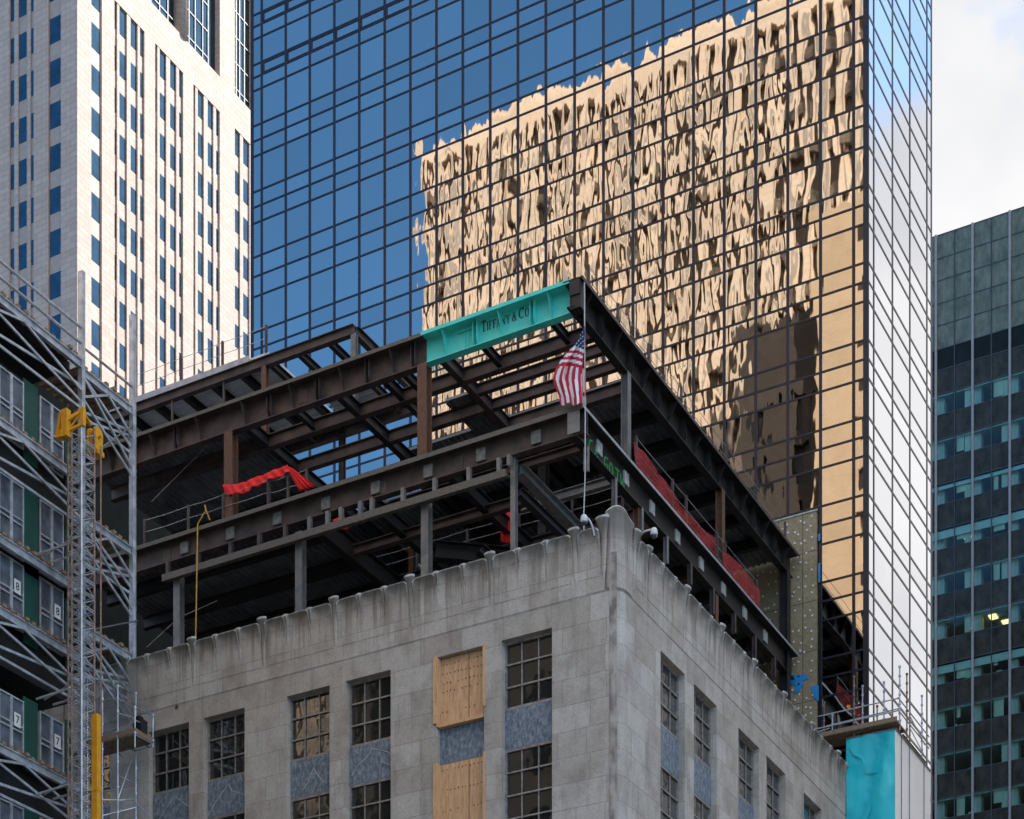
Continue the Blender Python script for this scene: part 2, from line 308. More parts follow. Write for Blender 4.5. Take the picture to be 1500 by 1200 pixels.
# ------------------------------------------------------------------ mesh helpers
class MB:
    def __init__(s): s.v = []; s.f = []; s.mi = []
    def poly(s, pts, m=0):
        n = len(s.v); s.v += [tuple(p) for p in pts]; s.f.append(tuple(range(n, n + len(pts)))); s.mi.append(m); return s
    def box(s, x0, x1, y0, y1, z0, z1, m=0):
        if x0 > x1: x0, x1 = x1, x0
        if y0 > y1: y0, y1 = y1, y0
        if z0 > z1: z0, z1 = z1, z0
        n = len(s.v)
        s.v += [(x0, y0, z0), (x1, y0, z0), (x1, y1, z0), (x0, y1, z0), (x0, y0, z1), (x1, y0, z1), (x1, y1, z1), (x0, y1, z1)]
        for q in ((0, 3, 2, 1), (4, 5, 6, 7), (0, 1, 5, 4), (1, 2, 6, 5), (2, 3, 7, 6), (3, 0, 4, 7)):
            s.f.append(tuple(n + i for i in q)); s.mi.append(m)
        return s
    def prism(s, pts, d, m=0):      # polygon pts extruded by vector d
        n = len(s.v); k = len(pts); d = Vector(d)
        s.v += [tuple(p) for p in pts] + [tuple(Vector(p) + d) for p in pts]
        s.f.append(tuple(range(n + k - 1, n - 1, -1))); s.f.append(tuple(range(n + k, n + 2 * k))); s.mi += [m, m]
        for i in range(k):
            j = (i + 1) % k; s.f.append((n + i, n + j, n + k + j, n + k + i)); s.mi.append(m)
        return s
    def tube(s, a, b, r, k=6, m=0, r2=None):
        a, b = Vector(a), Vector(b); d = b - a
        if d.length < 1e-6: return s
        d.normalize(); u = d.orthogonal().normalized(); w = d.cross(u); n = len(s.v); r2 = r if r2 is None else r2
        for p, rr in ((a, r), (b, r2)):
            for i in range(k):
                t = 2 * math.pi * i / k; s.v.append(tuple(p + rr * (math.cos(t) * u + math.sin(t) * w)))
        for i in range(k):
            j = (i + 1) % k; s.f.append((n + i, n + j, n + k + j, n + k + i)); s.mi.append(m)
        s.f.append(tuple(range(n + k - 1, n - 1, -1))); s.f.append(tuple(range(n + k, n + 2 * k))); s.mi += [m, m]
        return s
    def path(s, pts, r, k=6, m=0):
        for a, b in zip(pts, pts[1:]): s.tube(a, b, r, k, m)
        return s
    def bar(s, a, b, w, h, m=0):    # rectangular bar between two points (h vertical-ish)
        a, b = Vector(a), Vector(b); d = (b - a).normalized()
        up = Vector((0, 0, 1)) if abs(d.z) < .95 else Vector((0, 1, 0))
        sd = d.cross(up).normalized(); up = sd.cross(d)
        c = [a + sd * (i * w / 2) + up * (j * h / 2) for i, j in ((-1, -1), (1, -1), (1, 1), (-1, 1))]
        return s.prism(c, b - a, m)
    def ibeam(s, a, b, dp, w, tf=.035, tw=.03, m=0):   # a,b on the top centre line
        a, b = Vector(a), Vector(b); d = (b - a).normalized()
        up = Vector((0, 0, 1)) if abs(d.z) < .95 else Vector((0, 1, 0))
        up = (up - d * up.dot(d)).normalized()
        for off, ww, hh in ((tf / 2, w, tf), (dp / 2, tw, dp - 2 * tf), (dp - tf / 2, w, tf)):
            s.bar(a - up * off, b - up * off, ww, hh, m)
        return s
    def hcol(s, x, y, z0, z1, w, m=0, along='x', t=.03):   # wide-flange column
        if along == 'x':
            s.box(x - w / 2, x + w / 2, y - w / 2, y - w / 2 + t, z0, z1, m); s.box(x - w / 2, x + w / 2, y + w / 2 - t, y + w / 2, z0, z1, m)
            s.box(x - t / 2, x + t / 2, y - w / 2 + t, y + w / 2 - t, z0, z1, m)
        else:
            s.box(x - w / 2, x - w / 2 + t, y - w / 2, y + w / 2, z0, z1, m); s.box(x + w / 2 - t, x + w / 2, y - w / 2, y + w / 2, z0, z1, m)
            s.box(x - w / 2 + t, x + w / 2 - t, y - t / 2, y + t / 2, z0, z1, m)
        return s
    def build(s, name, mats, parent=None, org=None, label=None, kind=None, attr=None, smooth=False):
        if not isinstance(mats, (list, tuple)): mats = [mats]
        o = org or (0, 0, 0)
        me = bpy.data.meshes.new(name)
        me.from_pydata([(x - o[0], y - o[1], z - o[2]) for x, y, z in s.v], [], s.f)
        for k in mats: me.materials.append(M[k])
        if len(mats) > 1: me.polygons.foreach_set('material_index', s.mi)
        if attr:
            at = me.attributes.new('pane', 'FLOAT_COLOR', 'CORNER'); arr = []
            for p in me.polygons:
                arr += list(attr[p.index]) * p.loop_total
            at.data.foreach_set('color', arr)
        if smooth: me.polygons.foreach_set('use_smooth', [True] * len(me.polygons))
        me.update()
        ob = bpy.data.objects.new(name, me); C.objects.link(ob)
        if parent: ob.parent = parent
        elif org: ob.location = org
        if label: ob['label'] = label
        if kind: ob['kind'] = kind
        return ob
class Thing:
    def __init__(s, name, label, cat, loc, group=None):
        s.o = bpy.data.objects.new(name, None); C.objects.link(s.o); s.o.location = loc; s.loc = loc
        s.o.empty_display_size = .3
        s.o['label'] = label; s.o['category'] = cat
        if group: s.o['group'] = group
    def part(s, name, mb, mats, label=None, parent=None, kind=None, attr=None, smooth=False):
        return mb.build(name, mats, parent or s.o, s.loc, label, kind, attr, smooth)
def tag(o, label, cat, group=None):
    o['label'] = label; o['category'] = cat
    if group: o['group'] = group
    return o
def single(name, mb, mats, label, cat, org, group=None, smooth=False):
    return tag(mb.build(name, mats, None, org, smooth=smooth), label, cat, group)

# ================================================================== SETTING
def struct(name, mb, m):
    o = mb.build(name, m); o['kind'] = 'structure'; return o
struct('ground', MB().poly([(-1500, -600, 0), (1500, -600, 0), (1500, 2200, 0), (-1500, 2200, 0)]), 'paving')
struct('avenue_road', MB().poly([(-24.5, -400, .004), (-4, -400, .004), (-4, 1500, .004), (-24.5, 1500, .004)]), 'asphalt')
struct('cross_street_road', MB().poly([(-600, 37, .008), (400, 37, .008), (400, 55, .008), (-600, 55, .008)]), 'asphalt')
mk = MB()
for i in range(60):
    mk.poly([(-14.3, -60 + i * 9, .012), (-14.1, -60 + i * 9, .012), (-14.1, -57 + i * 9, .012), (-14.3, -57 + i * 9, .012)])
for i in range(14):
    mk.poly([(-24 + i * 1.4, 56, .012), (-23.4 + i * 1.4, 56, .012), (-23.4 + i * 1.4, 59, .012), (-24 + i * 1.4, 59, .012)])
struct('road_markings', mk, 'paint')
struct('kerb', MB().box(-24.8, -24.5, 62, 700, 0, .13).box(-4, -3.7, 62, 700, 0, .13).box(-300, -30, 55, 55.3, 0, .13), 'paving')

# ================================================================== STONE BUILDING
SY, SX = 61.4, -29.4             # street front plane Y, avenue front plane X
SE = 86.9                        # back end along the avenue
SL = -63.0                       # far end along the street
ZP = 37.35                       # top of flat wall under the scalloped parapet
sb = Thing('stone_building', 'grey limestone building with scalloped parapet and steel frame rising on its roof', 'building', (SX, SY, 0))
R = .36                          # reveal depth
topB = zy(808, 922.4, SY); topA = zx(967.7, 950, SX)
topB = topA = (topB + topA) / 2
wz = [(topB, topB - 2.45), (topB - 3.88, topB - 3.88 - 3.35), (topB - 8.6, topB - 11.6), (topB - 13, topB - 16)]  # openings' window parts
colsB = [(218, 276.7), (298.3, 358.3), (420, 482.7), (506.7, 572.3), (640, 709), (734.8, 808.6)]
colsB = [(onY(a, SY), onY(b, SY)) for a, b in colsB]
w0 = colsB[0][0] - colsB[2][0]
colsB = [(colsB[0][0] + w0, colsB[0][1] + w0), (colsB[1][0] + w0, colsB[1][1] + w0)] + colsB
colsA = [(onX(a, SX), onX(b, SX)) for a, b in ((967.7, 1003.3), (1016.7, 1050), (1081.7, 1112.2), (1122.7, 1150.7), (1177.3, 1203.5))]
RC = .55                         # rounded corner radius
wall = MB()
zb = 6.0
# street front: piers between the window strips, one lintel band above
xs = [SL] + [q for c in colsB for q in c] + [SX - RC]
for i in range(0, len(xs), 2): wall.box(xs[i], xs[i + 1], SY, SY + R, zb, topB)
wall.box(SL, SX - RC, SY, SY + R, topB, 35.62); wall.box(SL, SX - RC, SY + .02, SY + R, 35.62, 35.66); wall.box(SL, SX - RC, SY, SY + R, 35.66, ZP)
ys = [SY + RC] + [q for c in colsA for q in c] + [SE]
for i in range(0, len(ys), 2): wall.box(SX - R, SX, ys[i], ys[i + 1], zb, topA)
wall.box(SX - R, SX, SY + RC, SE, topA, 35.62); wall.box(SX - R, SX - .02, SY + RC, SE, 35.62, 35.66); wall.box(SX - R, SX, SY + RC, SE, 35.66, ZP)
# rounded corner
for z0, z1, ins in ((zb, 35.62, 0), (35.62, 35.66, .02), (35.66, ZP, 0)):
    cx, cy = SX - RC, SY + RC; rr = RC - ins
    arc = [(cx + rr * math.sin(t), cy - rr * math.cos(t)) for t in [math.pi / 2 * i / 10 for i in range(11)]]
    for (a, b), (c, d) in zip(arc, arc[1:]): wall.poly([(a, b, z0), (c, d, z0), (c, d, z1), (a, b, z1)])
# ground storey and inner body so nothing shows through
wall.box(SL, SX - .05, SY + .05, SE, 0, zb)
wall.box(SL, SX - R - .9, SY + R + .9, SE, zb, 36.0)
wall_o = sb.part('wall', wall, 'stone')
# shallow vertical channel beside the corner (darker strip in the photograph is dirt in a groove)
PB0 = 36.9
sb.part('corner_pilaster', MB().box(onY(893, SY), onY(903.5, SY), SY - .018, SY - .002, zb, PB0), 'soot')

def window(x0, x1, z0, z1, face, rows, blind=0):
    """steel casement 3 wide"""
    fr = MB(); t = .045; dpt = .05
    def bx(a, b, c, d, y0=-.05, y1=.02, mb=fr):
        if face == 'B': mb.box(a, b, SY + R - .06 + y0, SY + R - .06 + y1, c, d)
        else: mb.box(SX - R + .06 - y1, SX - R + .06 - y0, a, b, c, d)
    bx(x0, x0 + .07, z0, z1); bx(x1 - .07, x1, z0, z1); bx(x0 + .07, x1 - .07, z1 - .09, z1); bx(x0 + .07, x1 - .07, z0, z0 + .09)
    for i in (1, 2):
        u = x0 + (x1 - x0) * i / 3; bx(u - t / 2, u + t / 2, z0 + .09, z1 - .09, -.03, .01)
    for j in range(1, rows):
        w = z0 + (z1 - z0) * j / rows; bx(x0 + .07, x1 - .07, w - .03, w + .03, -.045, .005)
    f = sb.part('window', fr, 'frame')
    g = MB(); bx(x0 + .03, x1 - .03, z0 + .03, z1 - .03, .022, .03, g)
    sb.part('glass', g, 'win_glass' if face == 'B' else 'win_glass_avenue', parent=f)
    if blind:
        # old boards leaning inside behind two of the panes would not be seen through dark glass; a lowered shade frame is
        pass
    return f
for ci, (x0, x1) in enumerate(colsB):
    for wi, (zt, zbm) in enumerate(wz):
        board = (ci == 6)
        nrow = 3 if wi == 0 else 4
        if board:
            p = MB(); xm = x0 + (x1 - x0) * .62
            if wi == 0: zt2, zb2 = zt, zbm - .12
            else: zt2, zb2 = zt, zbm
            p.box(x0 + .03, xm - .008, SY + .22, SY + .24, zb2 + .1, zt2 - .02).box(xm + .008, x1 - .03, SY + .225, SY + .245, zb2 + .1, zt2 - .02)
            po = sb.part('plywood_cover', p, 'ply', 'plywood sheet closing the window opening')
            sc_ = MB()
            zq = zt2 - .25
            while zq > zb2 + .3:
                for k in range(11):
                    if random.random() < .8:
                        xq = x0 + .12 + (x1 - x0 - .2) * k / 11 + random.uniform(-.02, .02); zz_ = zq + random.uniform(-.02, .02)
                        sc_.box(xq, xq + .035, SY + .208, SY + .2185, zz_, zz_ + random.uniform(.03, .06))
                zq -= random.choice((.3, .35, .75))
            sc_.box(xm - .012, xm + .012, SY + .215, SY + .224, zb2 + .1, zt2 - .02)
            sb.part('screw_marks', sc_, 'rust', parent=po, kind='stuff')
            b = MB().box(x0 - .13, x0 + .02, SY - .07, SY - .005, zb2 + .12, zt2 + .0).box(x0 + .022, x0 + .05, SY - .07, SY + .215, zb2 + .0, zt2 - .02)
            b.box(x1 - .02, x1 + .06, SY - .07, SY - .005, zb2 + .35, zt2 + .02).box(x0 + .052, x1 - .03, SY - .0, SY + .21, zb2 - .02, zb2 + .09)
            sb.part('plywood_jamb', b, 'ply', parent=po)
        else:
            window(x0, x1, zbm, zt, 'B', nrow)
        if wi < 3:
            s = MB().box(x0 + .01, x1 - .01, SY + .24, SY + .34, wz[wi + 1][0] + .0, zbm - .0 - (.12 if board and wi == 0 else 0))
            so = sb.part('spandrel', s, 'slate', 'blue grey slate spandrel panel')
            if wi == 0 and ci in (2, 3, 4, 5):        # quartz veins running over four of the slates
                zc = (zbm + wz[1][0]) / 2; v = MB(); w = x1 - x0
                pts = {2: [(0, -.62), (.25, -.1), (.55, .5), (.8, .1), (1, -.2)], 3: [(.02, -.6), (.2, -.15), (.52, .45), (.6, .15), (.85, -.05), (1, -.25)],
                       4: [(.3, -.45), (.42, -.2), (.55, .3), (.66, -.05), (.8, -.35)], 5: [(.05, -.35), (.2, 0), (.45, .3), (.5, .5), (.7, .38), (.9, .2), (.95, 0)]}[ci]
                for (a, b), (c, d) in zip(pts, pts[1:]):
                    v.bar((x0 + w * a, SY + .237, zc + b), (x0 + w * c, SY + .237, zc + d), .022, .022)
                if ci == 5: v.bar((x0 + w * .1, SY + .237, zc - .5), (x0 + w * .4, SY + .237, zc + .0), .012, .012); v.bar((x0 + w * .7, SY + .237, zc - .05), (x0 + w * .95, SY + .237, zc - .3), .02, .02)
                sb.part('quartz_vein', v, 'vein', parent=so)
for ci, (y0, y1) in enumerate(colsA):
    for wi, (zt, zbm) in enumerate(wz):
        window(y0, y1, zbm, zt, 'A', 3 if wi == 0 else 4)
        if wi < 3: sb.part('spandrel', MB().box(SX - .34, SX - .24, y0 + .01, y1 - .01, wz[wi + 1][0], zbm), 'slate', 'blue grey slate spandrel panel')

# scalloped parapet
def scallop(mb, u0, u1, z0, z1, r, face, out=.0, th=.42, m=0, lipm=1):
    """panel whose top corners are rounded and whose head curls forward"""
    K = 6; w = u1 - u0; r = min(r, w * .48); cu = (u0 + u1) / 2
    hd = [(u0, z1 - .75), (u0, z1 - .5), (u0, z1 - r * .8)]
    for i in range(1, K + 1):
        t = math.pi / 2 * i / K; hd.append((u0 + r - r * math.cos(t), z1 - r * .8 + r * .8 * math.sin(t)))
    for i in range(0, K + 1):
        t = math.pi / 2 * i / K; hd.append((u1 - r + r * math.sin(t), z1 - r * .8 + r * .8 * math.cos(t)))
    hd += [(u1, z1 - .5), (u1, z1 - .75)]
    def P(u, z, o): return (u, SY - o, z) if face == 'B' else (SX + o, u, z)
    body = [P(u0, z0, out)] + [P(u, z, out) for u, z in hd] + [P(u1, z0, out)]
    mb.prism(body, (0, th + out, 0) if face == 'B' else (-th - out, 0, 0), m)
    rings = []
    for d_, o in ((.30, .004), (.22, .02), (.14, .055), (.07, .105), (.02, .15), (0, .175), (-.012, .17), (-.03, .13)):
        rg = []
        for u, z in hd:
            q = max(0.0, min(1.0, (z - (z1 - .75)) / .55)); q = q * q * (3 - 2 * q)
            rg.append(P(cu + (u - cu) * (1 - d_ / (w / 2)), z - (d_ if z > z1 - .3 else 0), out + o * q + .001))
        rings.append(rg)
    rings.append([P(u, z + .045, -th * .5) for u, z in hd])
    n0 = len(mb.v); k = len(hd)
    for rg in rings: mb.v += rg
    for a in range(len(rings) - 1):
        for i in range(k - 1):
            q = (n0 + a * k + i, n0 + a * k + i + 1, n0 + (a + 1) * k + i + 1, n0 + (a + 1) * k + i)
            mb.f.append(q if face == 'A' else q[::-1]); mb.mi.append(lipm if a >= 4 and 3 <= i < k - 4 else m)
def head(mb, u, z0, z1, r, face):
    """fluted pilaster strip swelling into a knob at the top"""
    def P(a, z, o): return (u + a, SY - o, z) if face == 'B' else (SX + o, u + a, z)
    prof = [(z0, .0, .25), (z0 + .4, .02, .45), (z1 - .65, .035, .62), (z1 - .4, .06, .8), (z1 - .22, .1, 1.05), (z1 - .1, .15, 1.3), (z1 - .03, .16, 1.35), (z1, .13, 1.2), (z1 + .03, .04, .8)]
    K = 8; n0 = len(mb.v)
    for z, o, s in prof:
        for i in range(K + 1):
            t = math.pi * i / K; mb.v.append(P(-r * s * math.cos(t), z, o * 1.0 + r * s * .55 * math.sin(t) - .02))
    for a in range(len(prof) - 1):
        for i in range(K):
            q = (n0 + a * (K + 1) + i, n0 + a * (K + 1) + i + 1, n0 + (a + 1) * (K + 1) + i + 1, n0 + (a + 1) * (K + 1) + i)
            mb.f.append(q); mb.mi.append(0 if a < 5 else 1)
    mb.f.append(tuple(n0 + (len(prof) - 1) * (K + 1) + i for i in range(K + 1))); mb.mi.append(1)
PB = 36.2
majors = [onY(p, SY) for p in (186.3, 284, 386.5, 491.6, 602.7, 720, 842.7)]
stp = (majors[-1] - majors[0]) / (len(majors) - 1)
edges = [majors[0] - stp * k for k in (4, 3, 2, 1)] + majors
zt = zy(720, 821, SY) + .06
def bay(a, b, face):
    w = b - a; g = .13
    for k in range(3):
        u0 = a + w * k / 3 + (g if k == 0 else .055); u1 = a + w * (k + 1) / 3 - (g if k == 2 else .055)
        mb = MB(); scallop(mb, u0, u1, PB, zt - .02 + random.uniform(-.01, .01), .20, face, .012, .40); sb.part('parapet_panel', mb, ['stone', 'coping'])
    for k in (1, 2):
        mb = MB(); head(mb, a + w * k / 3, PB + .35, zt + .03, .10, face); sb.part('pilaster_head', mb, ['stone', 'coping'], smooth=True)
    mb = MB(); head(mb, b if face == 'B' else b, PB - .05, zt + .17, .17, face); sb.part('pilaster_head', mb, ['stone', 'coping'], smooth=True)
for a, b in zip(edges, edges[1:]): bay(a, b, 'B')
xe = onY(885, SY)
mb = MB(); scallop(mb, edges[-1] + .16, xe - .17, PB, zt - .03, .24, 'B', .012, .40); sb.part('parapet_panel', mb, ['stone', 'coping'])
mb = MB(); head(mb, xe, PB - .3, zt + .3, .2, 'B'); sb.part('pilaster_head', mb, ['stone', 'coping'], smooth=True)
ya = onX(929, SX) - 0.0
mb = MB(); head(mb, ya, PB - .3, zt + .22, .19, 'A'); sb.part('pilaster_head', mb, ['stone', 'coping'], smooth=True)
yA = ya
ycur = ya
first = True
while ycur < SE - 1:
    nxt = ycur + (1.0 if first else stp)
    if first:
        mb = MB(); scallop(mb, ycur + .17, nxt - .12, PB, zt - .03, .24, 'A', .012, .40); sb.part('parapet_panel', mb, ['stone', 'coping'])
        mb = MB(); head(mb, nxt, PB, zt + .12, .15, 'A'); sb.part('pilaster_head', mb, ['stone', 'coping'], smooth=True)
    else: bay(ycur, min(nxt, SE), 'A')
    first = False; ycur = nxt
# tall rounded corner merlon
cm = MB(); cx, cy = SX - RC, SY + RC; KK = 12
prof = [(ZP - 1.2, RC + .03), (zt - .1, RC + .04), (zt + .1, RC + .07), (zt + .3, RC + .11)]
def cpt(t, r): return (cx + r * math.sin(t), cy - r * math.cos(t))
angs = [math.pi / 2 * i / KK for i in range(KK + 1)]
line = [(xe + .2, SY - .03)] + [cpt(t, RC + .03) for t in angs] + [(SX + .03, ya - .19)]
L0 = len(line)
def hgt(i):
    t = i / (L0 - 1); return zt + .12 + .50 * math.sin(math.pi * (.10 + .80 * t)) ** .8
base = len(cm.v)
lay = []
cc = (SX - 1.0, SY + 1.0)
for (dz, grow) in ((None, 0), (-.35, 0), (-.12, .03), (0, .08), (.05, .06), (.06, -.5)):
    row = []
    for i, (x, y) in enumerate(line):
        dx, dy = x - cc[0], y - cc[1]; l = math.hypot(dx, dy)
        row.append((x + dx / l * grow, y + dy / l * grow, PB - .5 if dz is None else hgt(i) + dz))
    lay.append(row)
for r_ in lay: cm.v += r_
for a in range(len(lay) - 1):
    for i in range(L0 - 1):
        cm.f.append((base + a * L0 + i, base + a * L0 + i + 1, base + (a + 1) * L0 + i + 1, base + (a + 1) * L0 + i)); cm.mi.append(1 if a > 2 else 0)
cm.box(xe + .22, SX - .6, SY + .02, SY + .5, PB - .5, zt + .1); cm.box(SX - .5, SX - .02, SY + .6, ya - .2, PB - .5, zt + .1)
sb.part('corner_merlon', cm, ['stone', 'coping'], smooth=True)
sb.part('roof', MB().box(SL, SX - .5, SY + .45, SE, 36.0, 36.3), 'paving')
sb.part('exhaust_grille', MB().tube((onY(259, SY), SY - .02, zy(259, 1036, SY)), (onY(259, SY), SY - .001, zy(259, 1036, SY)), .09, 12), 'rust')

# ================================================================== GLASS TOWER
TY, TX = 87.6, -29.12
TXL = onY(369.5, TY)
TYE = onX(1364.3, TX)
gt = Thing('glass_tower', 'tall bronze mirror glass office tower behind the steel frame', 'skyscraper', (TX, TY, 0))
mpx = [383.5, 418.7, 453.9, 489.9, 526.4, 563.7, 601.3, 639.5, 678.1, 718.2, 758.8, 799.7, 841.8, 884, 927.1, 971.2, 1015.9, 1060.9, 1107.2, 1154.1, 1202.0, 1250.5]
mX = [onY(p, TY) for p in mpx]
kc = dep(TX, TY) / F
zc = lambda y: EYE + kc * (HY - y)
k0 = dep(mX[0], TY) / F
z0_ = lambda y: EYE + k0 * (HY - y)
lines = []
for y in (90, 152, 181.3, 212.9): lines.append(zc(y))
y = 212.9
while zc(y) > 8:
    lines += [zc(y + 56.7), zc(y + 85), zc(y + 113.4)]; y += 113.4
for y in (401.7, 373.1, 323.2, 299.7, 277.3, 225.1, 202.7, 180.3, 128.7, 109.3, 90.7, 53.3, 34.7, 17.3, -20, -39, -57, -94, -113, -131, -183, -205, -228, -280, -302, -325, -377, -400, -422): lines.append(z0_(y))
lines = sorted(set(round(v, 3) for v in lines))
ZI = min(lines, key=lambda v: abs(v - 51.66))            # top of the exposed insulation
XI = mX[20]
cols = [TXL] + mX + [TX]
panes = []
for i in range(len(cols) - 1):
    for j in range(len(lines) - 1):
        if lines[j + 1] <= ZI + .01 and cols[i + 1] <= XI + .01: continue
        panes.append((cols[i], cols[i + 1], lines[j], lines[j + 1], i))
def vis(p):
    xm, zm = (p[0] + p[1]) / 2, (p[2] + p[3]) / 2
    D = dep(xm, TY); px = CX + F * (CS * xm + SN * TY) / D; py = HY - F * (zm - EYE) / D
    inside = -10 < py < 1150 and not (py > 405 + max(0, px - 850) * 1.25 and px > 850 and px < 1165) and not (px < 850 and py > 690 - (px - 190) * .36)
    return -(p[1] - p[0]) * (p[3] - p[2]) / D / D if inside else 1
panes.sort(key=vis)
def flat(i):
    return {21: .35, 22: .35, 20: .55}.get(i, 1.0)
def paneq(mb, p): mb.poly([(p[0], TY, p[2]), (p[1], TY, p[2]), (p[1], TY, p[3]), (p[0], TY, p[3])])
for p in panes[:100]:
    mb = MB(); paneq(mb, p); a = [(random.random(), random.random(), random.random(), flat(p[4]))]
    gt.part('glass_pane', mb, 'tower_glass', attr=a)
mb = MB(); at = []
for p in panes[100:]: paneq(mb, p); at.append((random.random(), random.random(), random.random(), flat(p[4])))
gt.part('glass_pane', mb, 'tower_glass', kind='stuff', attr=at)
ztop = lines[-1]
for i, x in enumerate(cols):
    w = .145 if i not in (0,) else .2
    if i == len(cols) - 1: x -= .10; w = .28
    lo = ZI if x < XI - .1 else lines[0]
    gt.part('mullion', MB().box(x - w / 2, x + w / 2, TY - .026, TY - .004, lo, ztop), 'mullion')
for z in lines:
    x0 = TXL if z >= ZI - .01 else XI
    gt.part('transom', MB().box(x0, TX - .25, TY - .022, TY - .006, z - .05, z + .05), 'mullion')
# thicker louvre frames on the plant floor seen top left
zs = [z0_(v) for v in (128.7, 109.3, 90.7, 53.3, 34.7, 17.3)]
for k, (a, b) in enumerate(((1, 2), (4, 5))):
    za, zb_ = zs[a], zs[b]
    for i in range(1, 7):
        x0, x1 = cols[i] + .085, cols[i + 1] - .085; lv = MB()
        lv.box(x0, x0 + .10, TY - .024, TY - .005, za + .064, zb_ - .064)
        lv.box(x0 + .102, x1, TY - .024, TY - .005, zb_ - .15, zb_ - .064); lv.box(x0 + .102, x1, TY - .024, TY - .005, za + .064, za + .11)
        gt.part('louvre_frame', lv, 'mullion')
# avenue side
sY = [TY] + [onX(p, TX) for p in (1279.9, 1307.3, 1332.8, 1357.8)] + [TYE]
sp = []
for i in range(len(sY) - 1):
    for j in range(len(lines) - 1): sp.append((sY[i], sY[i + 1], lines[j], lines[j + 1]))
sp.sort(key=lambda p: -(p[1] - p[0]) * (p[3] - p[2]) if 36 < p[2] < 75 else 0)
def sq(mb, p): mb.poly([(TX, p[0], p[2]), (TX, p[1], p[2]), (TX, p[1], p[3]), (TX, p[0], p[3])])
mb = MB(); at = []
for p in sp: sq(mb, p); at.append((random.random(), random.random(), random.random(), 1.0))
gt.part('avenue_glazing', mb, 'tower_side_glass', kind='stuff', attr=at)
for y in sY: gt.part('avenue_mullion', MB().box(TX + .004, TX + .022, y - (.07 if y > TY else 0), y + .07, lines[0], ztop), 'mullion_side')
for z in lines: gt.part('avenue_transom', MB().box(TX + .006, TX + .018, TY + .1, TYE - .1, z - .06, z + .06), 'mullion_side')
gt.part('core', MB().box(TXL + .02, TX - .1, TY + .3, TYE - .02, 0, ztop), 'black')
# insulation boards with fasteners and torn blue membrane
ins = MB().box(TXL, XI - .16, TY - .10, TY + .2, 0, ZI - .2)
io = gt.part('insulation_board', ins, 'insul', 'tan insulation board with white fastener washers')
fb = MB(); xr = XI - .2
zrow = ZI - .5
while zrow > 36:
    for k in range(22):
        x = xr - .2 - k * .30 + random.uniform(-.08, .08); z = zrow + random.uniform(-.18, .18)
        if random.random() < .8: fb.tube((x, TY - .13, z), (x, TY - .102, z), .05, 7)
    zrow -= .52
gt.part('fastener', fb, 'white', parent=io, kind='stuff')
def xz(px, py, Y): X = onY(px, Y); return X, zat(py, X, Y)
bm = MB()
bp = [(1152, 993), (1161, 989), (1183, 988), (1184, 994), (1177, 997), (1175, 1005), (1172, 1012), (1168, 1016), (1162, 1014), (1166, 1007), (1164, 1003), (1150, 1006), (1148, 1003), (1154, 999)]
bm.prism([(xz(a, b, TY - .13)[0], TY - .13, xz(a, b, TY - .13)[1]) for a, b in bp][::-1], (0, .025, 0))
bp = [(1187, 1006), (1199, 1003), (1199, 1027), (1196, 1026), (1190, 1016)]
bm.prism([(xz(a, b, TY - .13)[0], TY - .13, xz(a, b, TY - .13)[1]) for a, b in bp][::-1], (0, .025, 0))
for a, b in ((782, 792), (825, 853)):
    x, z1 = xz(1200.3, a, TY - .12); z2 = xz(1200.3, b, TY - .12)[1]; bm.box(x - .06, x + .04, TY - .13, TY - .105, z2, z1)
gt.part('membrane_patch', bm, 'blue_membrane', parent=io)
gt.part('coping_strip', MB().box(TXL, XI - .1, TY - .14, TY - .02, ZI - .2, ZI - .13), 'edge')

